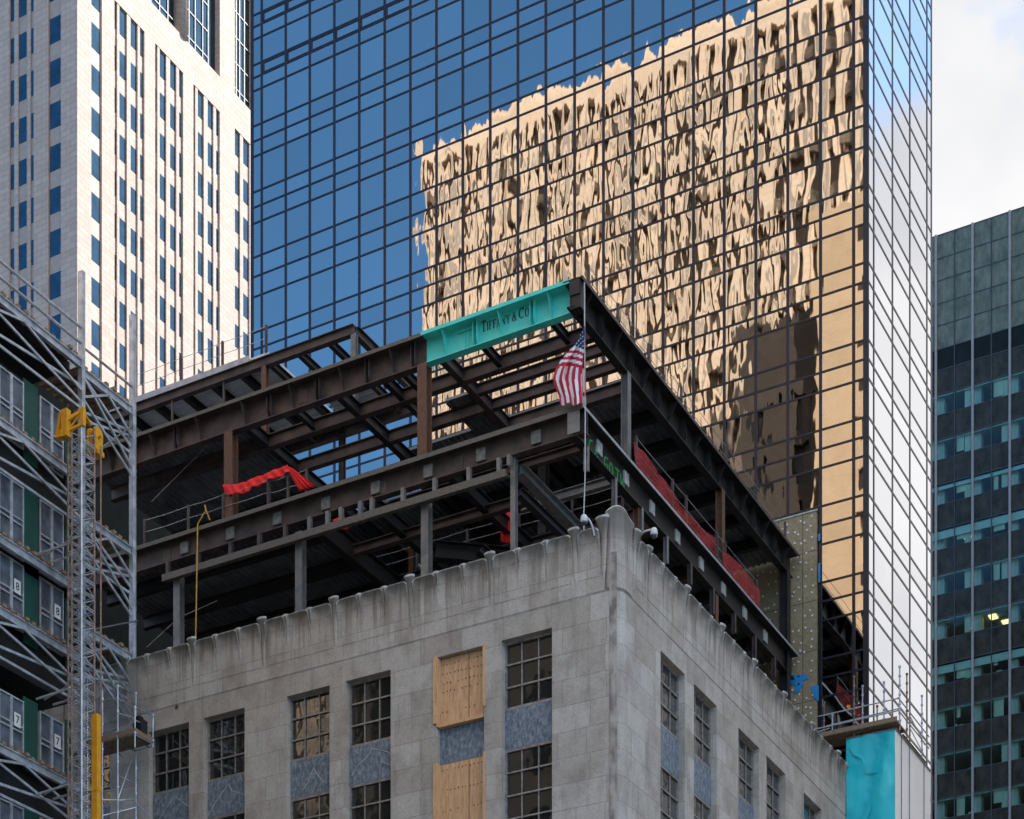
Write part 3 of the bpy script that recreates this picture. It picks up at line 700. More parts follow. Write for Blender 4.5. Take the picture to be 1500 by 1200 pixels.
# ================================================================== STEEL FRAME ON THE ROOF
FY, FX = 64.5, -32.4             # outer edges of the framing
ZT, ZM = 49.25, 44.5             # roof and floor steel levels
EL = -57.2; EY = TY - .25        # far ends
sf = Thing('steel_frame', 'dark brown structural steel frame standing on the stone building roof', 'steel frame', (FX, FY, 36.3))
OV = .5
def girder_part(name, a, b, Z, axis, web, oh, mt, stiff, phase=0.0, label=None, edge='edge_dull', edgeh=.13, tri=None, dbl=None):
    """plate girder: wide top plate overhanging outwards, web, bottom flange, brackets"""
    mb = MB()
    def bx(o0, o1, u0, u1, z0, z1, m=0, mm=None):
        mm = mm or mb
        if axis == 'B': mm.box(u0, u1, FY + o0, FY + o1, z0, z1, m)
        else: mm.box(FX - o1, FX - o0, u0, u1, z0, z1, m)
    bx(.03, oh + .32, a, b, Z - .05, Z)                      # top plate
    bx(0.0, .028, a, b, Z - edgeh, Z + .01, 1)               # edge strip
    bx(oh - .015, oh + .015, a, b, Z - web, Z - .05)         # web
    bx(oh - .17, oh + .17, a, b, Z - web - .04, Z - web)     # bottom flange
    g = sf.part(name, mb, [mt, edge if mt != 'teal' else 'teal'], label)
    if stiff:
        n = int((b - a) / stiff)
        us_ = [(i, a + phase + i * stiff) for i in range(n + 1)]
        if tri: us_ = [(0, onY(p, FY + oh)) for p in tri] + [(1, onY(p, FY + oh)) for p in dbl]
        for i, u in us_:
            if u > b - .1 or u < a + .05: continue
            s = MB()
            if i % 2 == 0:
                # triangular bracket
                for t in (u,):
                    if axis == 'B': s.prism([(t, FY + .04, Z - .05), (t, FY + oh - .015, Z - .05), (t, FY + oh - .015, Z - web * .92), (t, FY + oh - .06, Z - web * .92), (t, FY + .06, Z - .16)], (.02, 0, 0))
                    else: s.prism([(FX - .04, t, Z - .05), (FX - oh + .015, t, Z - .05), (FX - oh + .015, t, Z - web * .92), (FX - oh + .06, t, Z - web * .92), (FX - .06, t, Z - .16)], (0, .02, 0))
            else:
                for t in (u - .09, u + .09):
                    if axis == 'B': s.prism([(t, FY + oh - .26, Z - .05), (t, FY + oh - .015, Z - .05), (t, FY + oh - .015, Z - web), (t, FY + oh - .16, Z - web), (t, FY + oh - .26, Z - web * .8)], (.02, 0, 0))
                    else: s.prism([(FX - oh + .26, t, Z - .05), (FX - oh + .015, t, Z - .05), (FX - oh + .015, t, Z - web), (FX - oh + .16, t, Z - web), (FX - oh + .26, t, Z - web * .8)], (0, .02, 0))
            sf.part('stiffener', s, mt, parent=g)
    return g
xt0, xt1 = onY(615.5, FY), onY(836, FY)
girder_part('girder', EL, xt0, ZT, 'B', .98, OV, 'steel', 1.22, tri=(165, 228, 295, 361, 431, 504, 578), dbl=(196, 262, 398, 469, 542, 609))
gt_teal = girder_part('painted_girder', xt0 + .01, xt1, ZT + .03, 'B', .98, OV, 'teal', 1.36, tri=(655, 736, 809), dbl=(699.5, 783), label='turquoise painted girder with black serif lettering')
girder_part('girder', xt1 + .01, FX - .2, ZT, 'B', .98, OV + .1, 'steel', 0)
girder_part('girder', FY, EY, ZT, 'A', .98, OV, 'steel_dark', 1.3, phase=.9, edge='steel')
# floor level girders
girder_part('girder', EL, FX - .01, ZM, 'B', .88, .42, 'steel', 0, edge='edge_dull', edgeh=.16)
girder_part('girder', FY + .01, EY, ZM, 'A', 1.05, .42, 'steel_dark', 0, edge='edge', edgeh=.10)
# lettering on the painted girder
def glyphs():
    G = {}
    def seg(p, q, w): 
        p, q = Vector(p), Vector(q); d = (q - p).normalized(); n = Vector((-d.y, d.x)) * w / 2
        return [p - n, q - n, q + n, p + n]
    def ser(x, y, w=.24): return seg((x - w / 2, y), (x + w / 2, y), .062)
    G['T'] = (.72, [seg((.36, 0), (.36, 1), .165), seg((.02, .975), (.70, .975), .065), seg((.04, .80), (.04, 1), .062), seg((.68, .80), (.68, 1), .062), ser(.36, .02, .3)])
    G['I'] = (.32, [seg((.16, 0), (.16, 1), .165), ser(.16, .02, .28), ser(.16, .98, .28)])
    G['F'] = (.60, [seg((.16, 0), (.16, 1), .165), ser(.16, .02, .28), seg((.02, .975), (.55, .975), .065), seg((.53, .8), (.53, 1), .062), seg((.16, .52), (.42, .52), .065), seg((.42, .42), (.42, .62), .04)])
    G['A'] = (.78, [seg((.12, 0), (.40, 1), .062), seg((.40, 1), (.66, 0), .165), seg((.2, .32), (.56, .32), .062), ser(.10, .02, .22), ser(.67, .02, .26)])
    G['N'] = (.84, [seg((.14, 0), (.14, 1), .065), seg((.14, .98), (.70, .02), .165), seg((.70, 0), (.70, 1), .065), ser(.14, .02, .22), ser(.12, .98, .24), ser(.70, .98, .22)])
    G['Y'] = (.74, [seg((.37, 0), (.37, .46), .165), seg((.37, .45), (.12, .98), .15), seg((.37, .45), (.62, .98), .062), ser(.37, .02, .28), ser(.12, .98, .22), ser(.62, .98, .2)])
    def arc(cx, cy, rx, ry, a0, a1, wt, wb=.045, n=16):
        out = []
        for i in range(n):
            t0 = math.radians(a0 + (a1 - a0) * i / n); t1 = math.radians(a0 + (a1 - a0) * (i + 1) / n)
            w0 = wb + (wt - wb) * abs(math.cos(t0)); w1 = wb + (wt - wb) * abs(math.cos(t1))
            def p(t, w, s): return Vector((cx + (rx + s * w / 2) * math.cos(t), cy + (ry + s * w / 2) * math.sin(t)))
            out.append([p(t0, w0, -1), p(t0, w0, 1), p(t1, w1, 1), p(t1, w1, -1)])
        return out
    G['O'] = (.86, arc(.42, .5, .34, .47, 0, 360, .165))
    G['C'] = (.80, arc(.44, .5, .36, .47, 50, 312, .165) + [seg((.68, .74), (.68, 1), .062)])
    G['.'] = (.3, [seg((.1, .06), (.22, .06), .15)])
    G['&'] = (.86, arc(.36, .76, .16, .2, 0, 360, .08) + arc(.34, .26, .25, .25, 60, 330, .15) + [seg((.26, .68), (.72, .04), .15), seg((.50, .15), (.72, .5), .065), ser(.74, .5, .2)])
    G[' '] = (.28, [])
    return G
G_ = glyphs()
tx = MB(); cur = 0; seqs = [('T', 1.28), ('I', 1), ('F', 1), ('F', 1), ('A', 1), ('N', 1), ('Y', 1), (' ', .5), ('&', 1.1), (' ', .5), ('C', 1.28), ('O', 1), ('.', 1)]
tot = sum(G_[c][0] * s for c, s in seqs) + .1 * len(seqs)
xL, xR = onY(705.5, FY + OV), onY(780, FY + OV); us = (xR - xL) / tot
zb1 = zy(705.5, 487.5, FY + OV)
for ch, s in seqs:
    w, ps = G_[ch]
    tx = MB()
    for p in ps:
        tx.prism([(xL + (cur + q.x * s) * us, FY + OV - .028, zb1 + q.y * s * us * 1.35) for q in p], (0, .008, 0))
    if ps: sf.part('letter', tx, 'ink', 'black serif character ' + ch, parent=gt_teal)
    cur += w * s + .1
# small cleats welded to the painted girder
cl = MB(); Xc = lambda p: onY(p, FY + OV)
Zc = zy(684, 500, FY + OV)
cl.box(Xc(681), Xc(682.5), FY + OV - .06, FY + OV - .016, Zc - .25, Zc + .35); cl.box(Xc(686), Xc(687.5), FY + OV - .06, FY + OV - .016, Zc - .25, Zc + .35)
cl.box(Xc(673), Xc(692), FY + OV - .12, FY + OV - .065, Zc + .36, Zc + .40)
sf.part('cleat', cl, 'teal', parent=gt_teal)
# corner hanging brackets / plates
cp = MB().box(FX - .55, FX - .12, FY - .03, FY + .0 - .004, ZT - .62, ZT - .06)
cp.box(FX - .55, FX - .1, FY + .02, FY + .45, ZT - 1.1, ZT - .1)
sf.part('corner_plate', cp, 'steel_dark')
cp = MB().box(FX - .62, FX - .12, FY - .035, FY - .005, ZM - 1.0, ZM - .2)
sf.part('corner_plate', cp, 'grey_steel')

# posts and columns : (px, y_top, y_bottom, plane Y, width, material)
for px, yt, yb, Y, w, mt in ((338.5, 601, 752, FY + .45, .42, 'rust'), (622, 500, 662, FY + .45, .42, 'rust'), (262, 838, 952, FY + .55, .33, 'grey_steel'), (440.5, 781, 908, FY + .55, .33, 'grey_steel'), (625, 736, 858, FY + .55, .33, 'grey_steel'), (753, 668, 822, FY + .5, .21, 'grey_steel')):
    X = onY(px, Y); zt_ = zat(yt, X, Y)
    zb_ = zat(yb, X, Y) if Y == FY + .45 else 36.3
    if mt == 'rust': zt_ = ZT - 1.02; zb_ = ZM
    c = MB().hcol(X, Y + .0, zb_, zt_, w, 0, 'x')
    sf.part('column', c, mt)
for px, za, zb_, w, mt in ((917, ZM, ZT - 1.0, .30, 'grey_steel'), (1055, ZM, ZT - 1.0, .32, 'rust'), (1150, 36.3, ZT - 1.0, .4, 'steel_dark'), (933, 36.3, ZM - 1.0, .24, 'rust'), (1046, 36.3, ZM - 1.0, .3, 'rust')):
    X = FX - .45; Y = onX(px, X); Y = min(Y, EY - .3)
    sf.part('column', MB().hcol(X, Y, za, zb_, w, 0, 'y'), mt)
for X, Y in ((-45, 72), (-38, 72), (-52, 72), (-45, 80), (-52, 80), (-38, 80)):
    sf.part('column', MB().hcol(X, Y, 36.3, ZM - .6, .4, 0, 'x'), 'steel_dark')
    if X == -38 or X < -50: sf.part('column', MB().hcol(X, Y, ZM, ZT - .6, .36, 0, 'x'), 'steel_dark')

def IB(a, b, dp, w, mt, name='beam'):
    return sf.part(name, MB().ibeam(a, b, dp, w, .03, .025), mt)
W0 = FY + OV                     # web line of the front girder
XR = FX - OV
Y2, Y3 = 67.3, 69.5
zr = ZT - .02
ax = {p: onY(p, W0) for p in (345, 413, 481, 545, 573, 634, 690, 792)}
IB((EL, Y2, zr), (XR, Y2, zr), .55, .3, 'steel')
IB((ax[345], Y3, zr), (ax[634] - .15, Y3, zr), .5, .28, 'steel')
IB((ax[634], 68.45, zr), (XR, 68.45, zr), .42, .24, 'steel'); IB((ax[634], 69.65, zr), (XR, 69.65, zr), .42, .24, 'steel'); IB((ax[634], 71.1, zr), (XR, 71.1, zr), .5, .28, 'steel')
for p in (345, 481, 634): IB((ax[p], W0 + .03, zr - .031), (ax[p], 79, zr - .031), .5, .28, 'steel_dark' if p != 634 else 'steel')
for p in (413, 573, 690, 792): IB((ax[p], W0 + .03, zr - .031), (ax[p], Y2 - .02, zr - .031), .36, .2, 'steel_dark')
IB((ax[545], W0 + .03, zr - .031), (ax[545], Y3, zr - .031), .4, .24, 'steel_dark')
for Y in (71.6, 74, 76.5, 79, 81.5, 84): IB((EL, Y, zr), (ax[345] + .0, Y, zr), .45, .26, 'steel_dark')
for Y in (73.4, 75.7, 78, 80.3, 82.6, 84.9): IB((-44.5, Y, zr), (XR, Y, zr), .5, .26, 'steel_dark')
IB((-44.5, 71.1, zr - .032), (-44.5, EY, zr - .032), .5, .28, 'steel_dark'); IB((-38.5, 71.1, zr - .032), (-38.5, EY, zr - .032), .6, .3, 'steel_dark')
# corrugated decks : ribs run away from the street
def deck(x0, x1, y0, y1, z, name='metal_deck', across=False, mt='deck'):
    mb = MB(); p = .30; x = x0; n = int((x1 - x0) / p)
    if across:
        n = int((y1 - y0) / p)
        for i in range(n):
            a = y0 + i * p; pr = [(a, z), (a + .11, z), (a + .15, z + .075), (a + .26, z + .075), (a + .30, z)]
            for (u, s), (v, t) in zip(pr, pr[1:]): mb.poly([(x0, u, s), (x0, v, t), (x1, v, t), (x1, u, s)])
        mb.box(x0, x1, y0, y0 + n * p, z + .09, z + .2)
        return sf.part(name, mb, mt)
    for i in range(n):
        a = x0 + i * p; pr = [(a, z), (a + .11, z), (a + .15, z + .075), (a + .26, z + .075), (a + .30, z)]
        for (u, s), (v, t) in zip(pr, pr[1:]): mb.poly([(u, y0, s), (u, y1, s), (v, y1, t), (v, y0, t)])
    mb.box(x0, x0 + n * p, y0, y1, z + .09, z + .2)
    return sf.part(name, mb, 'deck')
deck(EL, ax[345], W0 + .35, EY, zr + .0)
deck(-44.4, XR - .3, 71.2, EY, zr + .0)
deck(ax[634] - 1.75, ax[634] - .35, 68.9, EY, zr)
deck(ax[345] + .1, -44.6, 74.2, EY, zr)
# upper roof frame standing on the second beam line
ZU = 52.62; XU = onY(519, Y2)
IB((EL, Y2, ZU), (XU, Y2, ZU), .42, .26, 'steel'); IB((XU, Y2 + .14, ZU), (XU, 73.0, ZU), .42, .26, 'steel'); IB((EL, 73.15, ZU), (XU, 73.15, ZU), .42, .26, 'steel')
for p in (393, 434.6, 479): IB((onY(p, Y2), Y2 + .14, ZU - .02), (onY(p, Y2), 73.0, ZU - .02), .32, .2, 'steel_dark')
for k in range(6):
    x = onY(393, Y2) - 1.5 - k * 1.55; IB((x, Y2 + .14, ZU - .03), (x, 73.0, ZU - .03), .36, .2, 'steel_dark')
deck(EL, onY(393, Y2), Y2 + .02, 73.2, ZU + .0, across=True, mt='deck_lit')
deck(onY(393, Y2) + .3, -45.9, 70.9, 73.2, ZU + .0, across=True, mt='deck_lit')
sf.part('edge_flashing', MB().box(EL, onY(368.5, Y2), Y2 - .16, Y2 - .13, ZU - .03, ZU + .22), 'edge')
for px, w, mt in ((388.5, .24, 'rust'), (519, .22, 'grey_steel')):
    sf.part('column', MB().hcol(onY(px, Y2), Y2, ZT, ZU - .42, w, 0, 'x'), mt)
for X, Y in ((onY(388.5, Y2), 73.15), (XU, 73.15)): sf.part('column', MB().hcol(X, Y, ZT, ZU - .42, .24, 0, 'x'), 'steel')
for px in (457, 477, 604): 
    X = onY(px, 76.5); sf.part('column', MB().hcol(X, 76.5, ZM, ZU - .42 if px < 500 else ZT - .5, .26, 0, 'x'), 'rust')
for p in (253, 328.5): sf.part('tie_rod', MB().box(onY(p, Y2) - .04, onY(p, Y2) + .04, Y2 - .06, Y2 + .02, ZT, ZU - .42), 'steel')
# floor level interior framing: void near the corner, decked elsewhere
xv = onY(449, FY + .5)
IB((xv, FY + .5, ZM - .1), (xv, 72, ZM - .1), .9, .35, 'steel_dark')
IB((xv, 72, ZM - .05), (XR, 72, ZM - .05), 1.05, .42, 'steel')
IB((EL, 72, ZM - .05), (xv - .2, 72, ZM - .05), .8, .4, 'steel_dark')
deck(EL, xv - .2, FY + .8, EY, ZM - .04)
deck(xv, XR - .3, 72.3, EY, ZM - .04)
for Y in (67, 69.5, 74.5, 77, 79.5, 82, 84.5): IB((EL, Y, ZM - .08), ((xv - .2) if Y < 72 else XR - .2, Y, ZM - .08), .5, .28, 'steel_dark')
IB((xv + .2, 68.2, ZM - .45), (-36.5, 68.2, ZM - .45), .4, .3, 'steel'); IB((xv + 3, 66.6, ZM - .1), (XR, 66.6, ZM - .1), .35, .25, 'steel')
IB((-37.5, 69.2, ZM - .12), (XR, 69.2, ZM - .12), .36, .25, 'grey_steel')
for X in (-42.5, -38.6): IB((X, FY + .6, ZM - .12), (X, 72, ZM - .12), .6, .3, 'steel_dark')
sf.part('light_curb', MB().box(onY(448, W0), FX - .5, FY + .5, FY + .56, ZM + .0, ZM + .36), 'steel')
# hung ledger beam with drop hangers
LZ = zy(490, 770, FY + .1)
sf.part('ledger_beam', MB().box(onY(238, FY + .1), onY(741, FY + .1), FY + .05, FY + .12, LZ - .14, LZ + .14).box(onY(238, FY + .1), onY(741, FY + .1), FY + .12, FY + .45, LZ - .02, LZ + .02), 'edge_dull')
for p in (246, 290, 338, 380, 418, 453.6, 480, 499.5, 528, 545, 590.5, 637, 687, 731, 746):
    X = onY(p, FY + .2); sf.part('hanger', MB().hcol(X, FY + .22, LZ + (.14 if p < 741 else .3), ZM - .93, .16, 0, 'x', .02), 'grey_steel' if p > 440 else 'steel')
for k, p in enumerate((865, 861.5)):
    pass
for k in range(9):
    Y = FY + .9 + k * 2.42; sf.part('hanger', MB().hcol(FX - .3, Y, ZM - 2.0 - (.2 if k % 2 else 0), ZM - 1.09, .17, 0, 'y', .02), 'grey_steel' if k < 4 else 'steel')
for p in (262.3, 329.5, 398.6, 469.6, 542.8, 620, 697.5, 778.7):
    X = onY(p, FY - .02); sf.part('bearing_plate', MB().box(X - .20, X + .20, FY + .31, FY + .40, ZM - .72, ZM - .24), 'plate')
for p in (887, 926, 964, 1001, 1035.7, 1068, 1099, 1129):
    Y = onX(p, FX - .1); sf.part('bearing_plate', MB().box(FX - .40, FX - .33, Y - .21, Y + .21, ZM - .74, ZM - .24), 'pale_plate')
# raking braces near the corner
def BR(p, q, w, mt='steel_dark', dp=.35): sf.part('brace', MB().ibeam(p, q, dp, w, .03, .025), mt)
xb = onY(757, FY + .6)
BR((xb, FY + .9, ZM - 1.0), (xb + 1.2, 71.6, ZM - 2.4), .4, 'grey_steel', .4)
BR((xb, FY + .9, ZM - 1.9), (xb + 2.2, 71.4, ZM - 4.2), .3, 'steel_dark', .34)
BR((xb - 5.5, 68.4, ZM - 1.2), (xb + 1.4, 71, ZM - 2.4), .5, 'steel_dark', .7)
BR((xb - 3.6, 68.8, ZM - 1.6), (xb - 1.9, 71.0, ZM - 3.4), .35, 'steel_dark', .4)
sf.part('stay_cable', MB().tube(pB(334, 622, 66.2), pB(222, 735, 66.2), .016, 5), 'edge')
sf.part('stay_cable', MB().tube(pB(318, 880, 66.0), pB(262, 905, 66.0), .014, 5).tube(pB(262, 905, 66), pB(215, 948, 66), .014, 5), 'edge')
# splice plates with bolts on the girder webs
for px, Y, Z in ((478, FY + .42, ZM - .5), (560, FY + .42, ZM - .5), (245, FY + .42, ZM - .5), (672, FY + .42, ZM - .5), (445, FY + OV, ZT - .52)):
    X = onY(px, Y); q = sf.part('splice_plate', MB().box(X - .22, X + .22, Y - .04, Y - .016, Z - .28, Z + .28), 'steel')
    bl = MB()
    for i in (-.15, -.05, .05, .15):
        for j in (-.2, -.1, 0, .1, .2): bl.tube((X + i, Y - .065, Z + j), (X + i, Y - .041, Z + j), .018, 6)
    sf.part('bolts', bl, 'grey_steel', parent=q, kind='stuff')
# sprayed marks on the avenue girder web
def spray(strokes, y0, sc, z0):
    mb = MB()
    for st in strokes:
        for (a, b), (c, d) in zip(st, st[1:]):
            mb.bar((FX - .42 + .022, y0 + a * sc, z0 + b * sc * .9), (FX - .42 + .022, y0 + c * sc, z0 + d * sc * .9), .012, .055)
    return mb
st = [[(.5, .95), (.1, .8), (0, .4), (.2, .05), (.55, .2)], [(.75, 0), (1.0, 1), (1.3, 0)], [(.85, .4), (1.2, .4)]]
gA = [o for o in sf.o.children if o.name.startswith('girder')][-1]
for q_ in (st[:1], st[1:]): sf.part('spray_mark', spray(q_, onX(862, FX - .42), .62, ZM - 1.0), 'spray', 'green sprayed letter', parent=gA)
st = [[(.55, .9), (.15, .85), (0, .45), (.2, .05), (.5, .15), (.5, .45), (.3, .45)], [(.9, .1), (.75, .5), (.95, .9), (1.2, .75), (1.25, .3), (.9, .1)], [(1.6, .9), (2.2, .95)], [(1.9, .92), (1.9, 0)], [(2.35, .9), (2.5, .05), (2.7, .6), (2.85, .05), (3.05, .95)]]
for q_ in (st[:1], st[1:2], st[2:4], st[4:]): sf.part('spray_mark', spray(q_, onX(884, FX - .42), .62, ZM - 1.0), 'spray', 'green sprayed letter', parent=gA)

# ---------------------------------------------------------------- guard rails
def rail(label, pts, h, zbase, cables=(1.0, .55), post=.045, mt='steel', grp='cable guard rails on the steel frame'):
    t = Thing('guard_rail', label, 'guard rail', (pts[0][0], pts[0][1], zbase), grp)
    for x, y in pts: t.part('post', MB().box(x - post, x + post, y - post, y + post, zbase, zbase + h), mt)
    for c in cables:
        ps = []
        for (a, b), (c2, d) in zip(pts, pts[1:]):
            ps += [(a, b, zbase + c * h * .96), ((a + c2) / 2, (b + d) / 2, zbase + c * h * .96 - .035)]
        ps.append((pts[-1][0], pts[-1][1], zbase + c * h * .96))
        t.part('cable', MB().path(ps, .012, 4), 'edge')
    return t
rail('cable guard rail along the street edge of the decked floor left of the rust column', [(onY(p, FY + .2), FY + .2) for p in (212, 276, 327, 393)], 1.15, ZM + .01)
rail('cable guard rail draped with red cloth between the rust column and the open bay', [(onY(p, FY + .25), FY + .25) for p in (394.5, 422, 449)], 1.1, ZM + .01)
rail('tall thin guard rail along the avenue edge of the floor behind the red netting', [(FX - .15, onX(p, FX - .15)) for p in (932, 985, 1005, 1050, 1062, 1108)], 1.35, ZM + .01, (1.0, .6, .25))
rail('cable guard rail on top of the roof beam against the beige tower', [(onY(p, Y2), Y2) for p in (192, 265, 326, 390)], 1.15, ZU + .2)
rail('thin guard rail posts along the avenue edge of the roof', [(FX - .3, onX(p, FX - .3)) for p in (862, 905, 950, 998, 1064, 1150)], 1.1, ZT)
rail('cable guard rail around the void under the floor near the corner', [(x, 71.7) for x in (-46.2, -44, -41.5, -39, -36.5, -34.2)], 1.05, ZM - .03)
rail('low guard rail on the roof of the stone building behind the parapet', [(onY(p, 66), 66) for p in (210, 275, 350, 430, 515)], 1.1, 36.3 + .6)

# ---------------------------------------------------------------- cloths, ropes, flag, cameras
def drape(name, top, bot, mt, label, cat, n=26, wav=.10, m=8, grp=None, sag=0.0):
    """cloth strip between two polylines of world points with folds"""
    def samp(pl, t):
        L_ = [0]
        for a, b in zip(pl, pl[1:]): L_.append(L_[-1] + (Vector(b) - Vector(a)).length)
        s = t * L_[-1]
        for i in range(len(pl) - 1):
            if s <= L_[i + 1] + 1e-9:
                k = (s - L_[i]) / max(1e-9, L_[i + 1] - L_[i]); return Vector(pl[i]).lerp(Vector(pl[i + 1]), k)
        return Vector(pl[-1])
    d = (Vector(top[-1]) - Vector(top[0])).normalized(); nr = d.cross(Vector((0, 0, 1))).normalized()
    mb = MB(); ph = random.random() * 6
    for j in range(m + 1):
        for i in range(n + 1):
            t = i / n; q = samp(top, t).lerp(samp(bot, t), j / m)
            q += nr * wav * (math.sin(t * 23 + ph + j * .3) * .6 + math.sin(t * 51 + ph * 2 - j * .2) * .4) * (.3 + .7 * j / m)
            mb.v.append(tuple(q))
    for j in range(m):
        for i in range(n):
            a = j * (n + 1) + i; mb.f.append((a, a + 1, a + n + 2, a + n + 1)); mb.mi.append(0)
    o = mb.build(name, mt, None, tuple(top[0]), smooth=True)
    sm = o.modifiers.new('thick', 'SOLIDIFY'); sm.thickness = .012
    return tag(o, label, cat, grp)
yc = FY + .18
drape('red_cloth', [pB(p, q, yc) for p, q in ((326, 710), (347, 710), (384, 696), (421, 681))], [pB(p, q, yc) for p, q in ((330, 727), (346, 724), (362, 721), (384, 708), (400, 702), (426, 692))], 'red', 'long red cloth draped over the guard rail beside the rust column', 'cloth', n=50, wav=.12, m=6)
drape('red_cloth', [pB(p, q, yc) for p, q in ((419, 683), (428, 686))], [pB(p, q, yc) for p, q in ((439, 719), (463, 713))], 'red', 'red cloth triangle hanging off the end of the guard rail', 'cloth', n=26, wav=.11, m=8)
drape('red_cloth', [pB(p, q, 67.5) for p, q in ((487, 762), (504, 755), (507, 764))], [pB(p, q, 67.5) for p, q in ((487, 772), (500, 778), (511, 775))], 'red', 'small crumpled red cloth above the ledger beam', 'cloth', n=10, wav=.08, m=5)
drape('red_cloth', [pB(p, q, 68.5) for p, q in ((506, 790), (517, 789))], [pB(p, q, 68.5) for p, q in ((517, 800), (524, 801))], 'red', 'small red cloth tail under the ledger beam', 'cloth', n=8, wav=.05, m=4)
drape('red_cloth', [pB(p, q, 70.0) for p, q in ((734, 751), (757, 750))], [pB(p, q, 70.0) for p, q in ((733, 793), (757, 801))], 'red', 'red cloth hanging straight down behind the slender grey column', 'cloth', n=12, wav=.06, m=8)
XN = FX - .10
drape('debris_netting', [pA(p, q, XN) for p, q in ((929, 647), (950, 672), (975, 706), (1000, 745), (1030, 775), (1048, 790))], [(XN, onX(p, XN), ZM + .03) for p in (929, 960, 1000, 1048)], 'rednet', 'long red debris netting on the avenue edge nearer the corner', 'netting', n=60, wav=.13, grp='red debris nets on the avenue edge')
drape('debris_netting', [pA(p, q, XN) for p, q in ((1059, 806), (1085, 828), (1113, 868))], [(XN, onX(p, XN), ZM + .03) for p in (1059, 1085, 1113)], 'rednet', 'shorter red debris netting on the avenue edge beyond the rust column', 'netting', n=40, wav=.11, grp='red debris nets on the avenue edge')

yr = FY - .03
single('yellow_rope', MB().path([pB(p, q, yr) for p, q in ((307.5, 762), (302, 748), (300, 740), (301.5, 748), (296, 757), (289.5, 768), (289, 800), (288, 860), (286.5, 944))], .028, 5), 'yrope', 'yellow rope hanging from the floor girder down to the parapet', 'rope', pB(300, 740, yr))
yf = FY - .28
rp = [pB(856, 414, yf), pB(856.5, 500, yf), pB(857.3, 600, yf), pB(857, 700, yf), pB(855, 757, yf), pB(855.5, 790, yf)]
single('flag_halyard', MB().path(rp, .022, 5), 'rope', 'pale halyard hanging from the top corner of the frame to the parapet', 'rope', rp[0])
# flag: limp cloth gathered at its hoist
def flag():
    mb = MB(); NI, NJ = 46, 60
    Lb = [(477, 856), (491, 849.6), (505, 840.8), (516.6, 830.3), (528, 821), (540, 814), (550.5, 810.3), (556, 809.7), (569, 814), (581, 819), (592, 820.4)]
    Rb = [(477, 856.6), (520, 857.8), (592, 858.6)]
    def ip(tb, y):
        for (a, b), (c, d) in zip(tb, tb[1:]):
            if y <= c: return b + (d - b) * (y - a) / (c - a)
        return tb[-1][1]
    col = []
    for j in range(NJ + 1):
        y = 477 + 115 * j / NJ
        for i in range(NI + 1):
            t = i / NI; l, r = ip(Lb, y), ip(Rb, y); px = l + (r - l) * t
            yy = y + (5 * t * (1 - t)) * 0 - (1 - t) * 0
            if j == NJ: yy += 2.2 * math.sin(t * 14)
            fold = .09 * math.sin(t * 15 + .5) * min(1, j / 26) + .05 * math.sin(t * 33 + j * .05) * min(1, j / 30)
            X, Y, Z = pB(px, yy, yf - .04 + fold); mb.v.append((X, Y, Z))
    def colour(t, y):
        # arching bands above, hanging stripes below
        yb = 514 + 5.0 * (t - .2) - 3 * math.sin(math.pi * t)
        fold_x = .86
        if y < yb - 4:
            return 2
        if t > fold_x and y > 517:
            k = (t - fold_x) / (1 - fold_x)
            if y < 541: return 0
            return 1 if .3 < k < .85 and y < 575 else (0 if k < .3 or y < 580 else 1)
        k = (y - (yb - 4)) / 4.6
        if k < 6: return [1, 0, 1, 0, 1, 0][int(k)]
        s = t / fold_x + (y - 545) * .0006
        n = int(s * 9.0)
        return 0 if n % 2 == 0 else 1
    for j in range(NJ):
        for i in range(NI):
            a = j * (NI + 1) + i; t = (i + .5) / NI; y = 477 + 115 * (j + .5) / NJ
            mb.f.append((a, a + 1, a + NI + 2, a + NI + 1)); mb.mi.append(colour(t, y))
    # stars
    for sx, sy in ((853.4,486.7),(850.3,490.8),(853.6,493.1),(851,495.9),(847.8,499.4),(854,500.1),(851,502.7),(844.6,503),(847.9,505.6),(854,506.9),(842.3,506.4)):
        X, Y, Z = pB(sx, sy + 0, yf - .16); r = .034
        if sy < 491: r = .026
        pts = []
        for k in range(10):
            rr = r if k % 2 == 0 else r * .45; a = math.pi / 2 + k * math.pi / 5; pts.append((X + rr * math.cos(a), Y, Z + rr * math.sin(a)))
        mb.poly(pts, 1)
    return mb
fo = single('flag', flag(), ['flagred', 'flagwhite', 'flagblue'], 'limp stars and stripes flag gathered on its halyard in front of the frame corner', 'flag', pB(857, 487, yf))

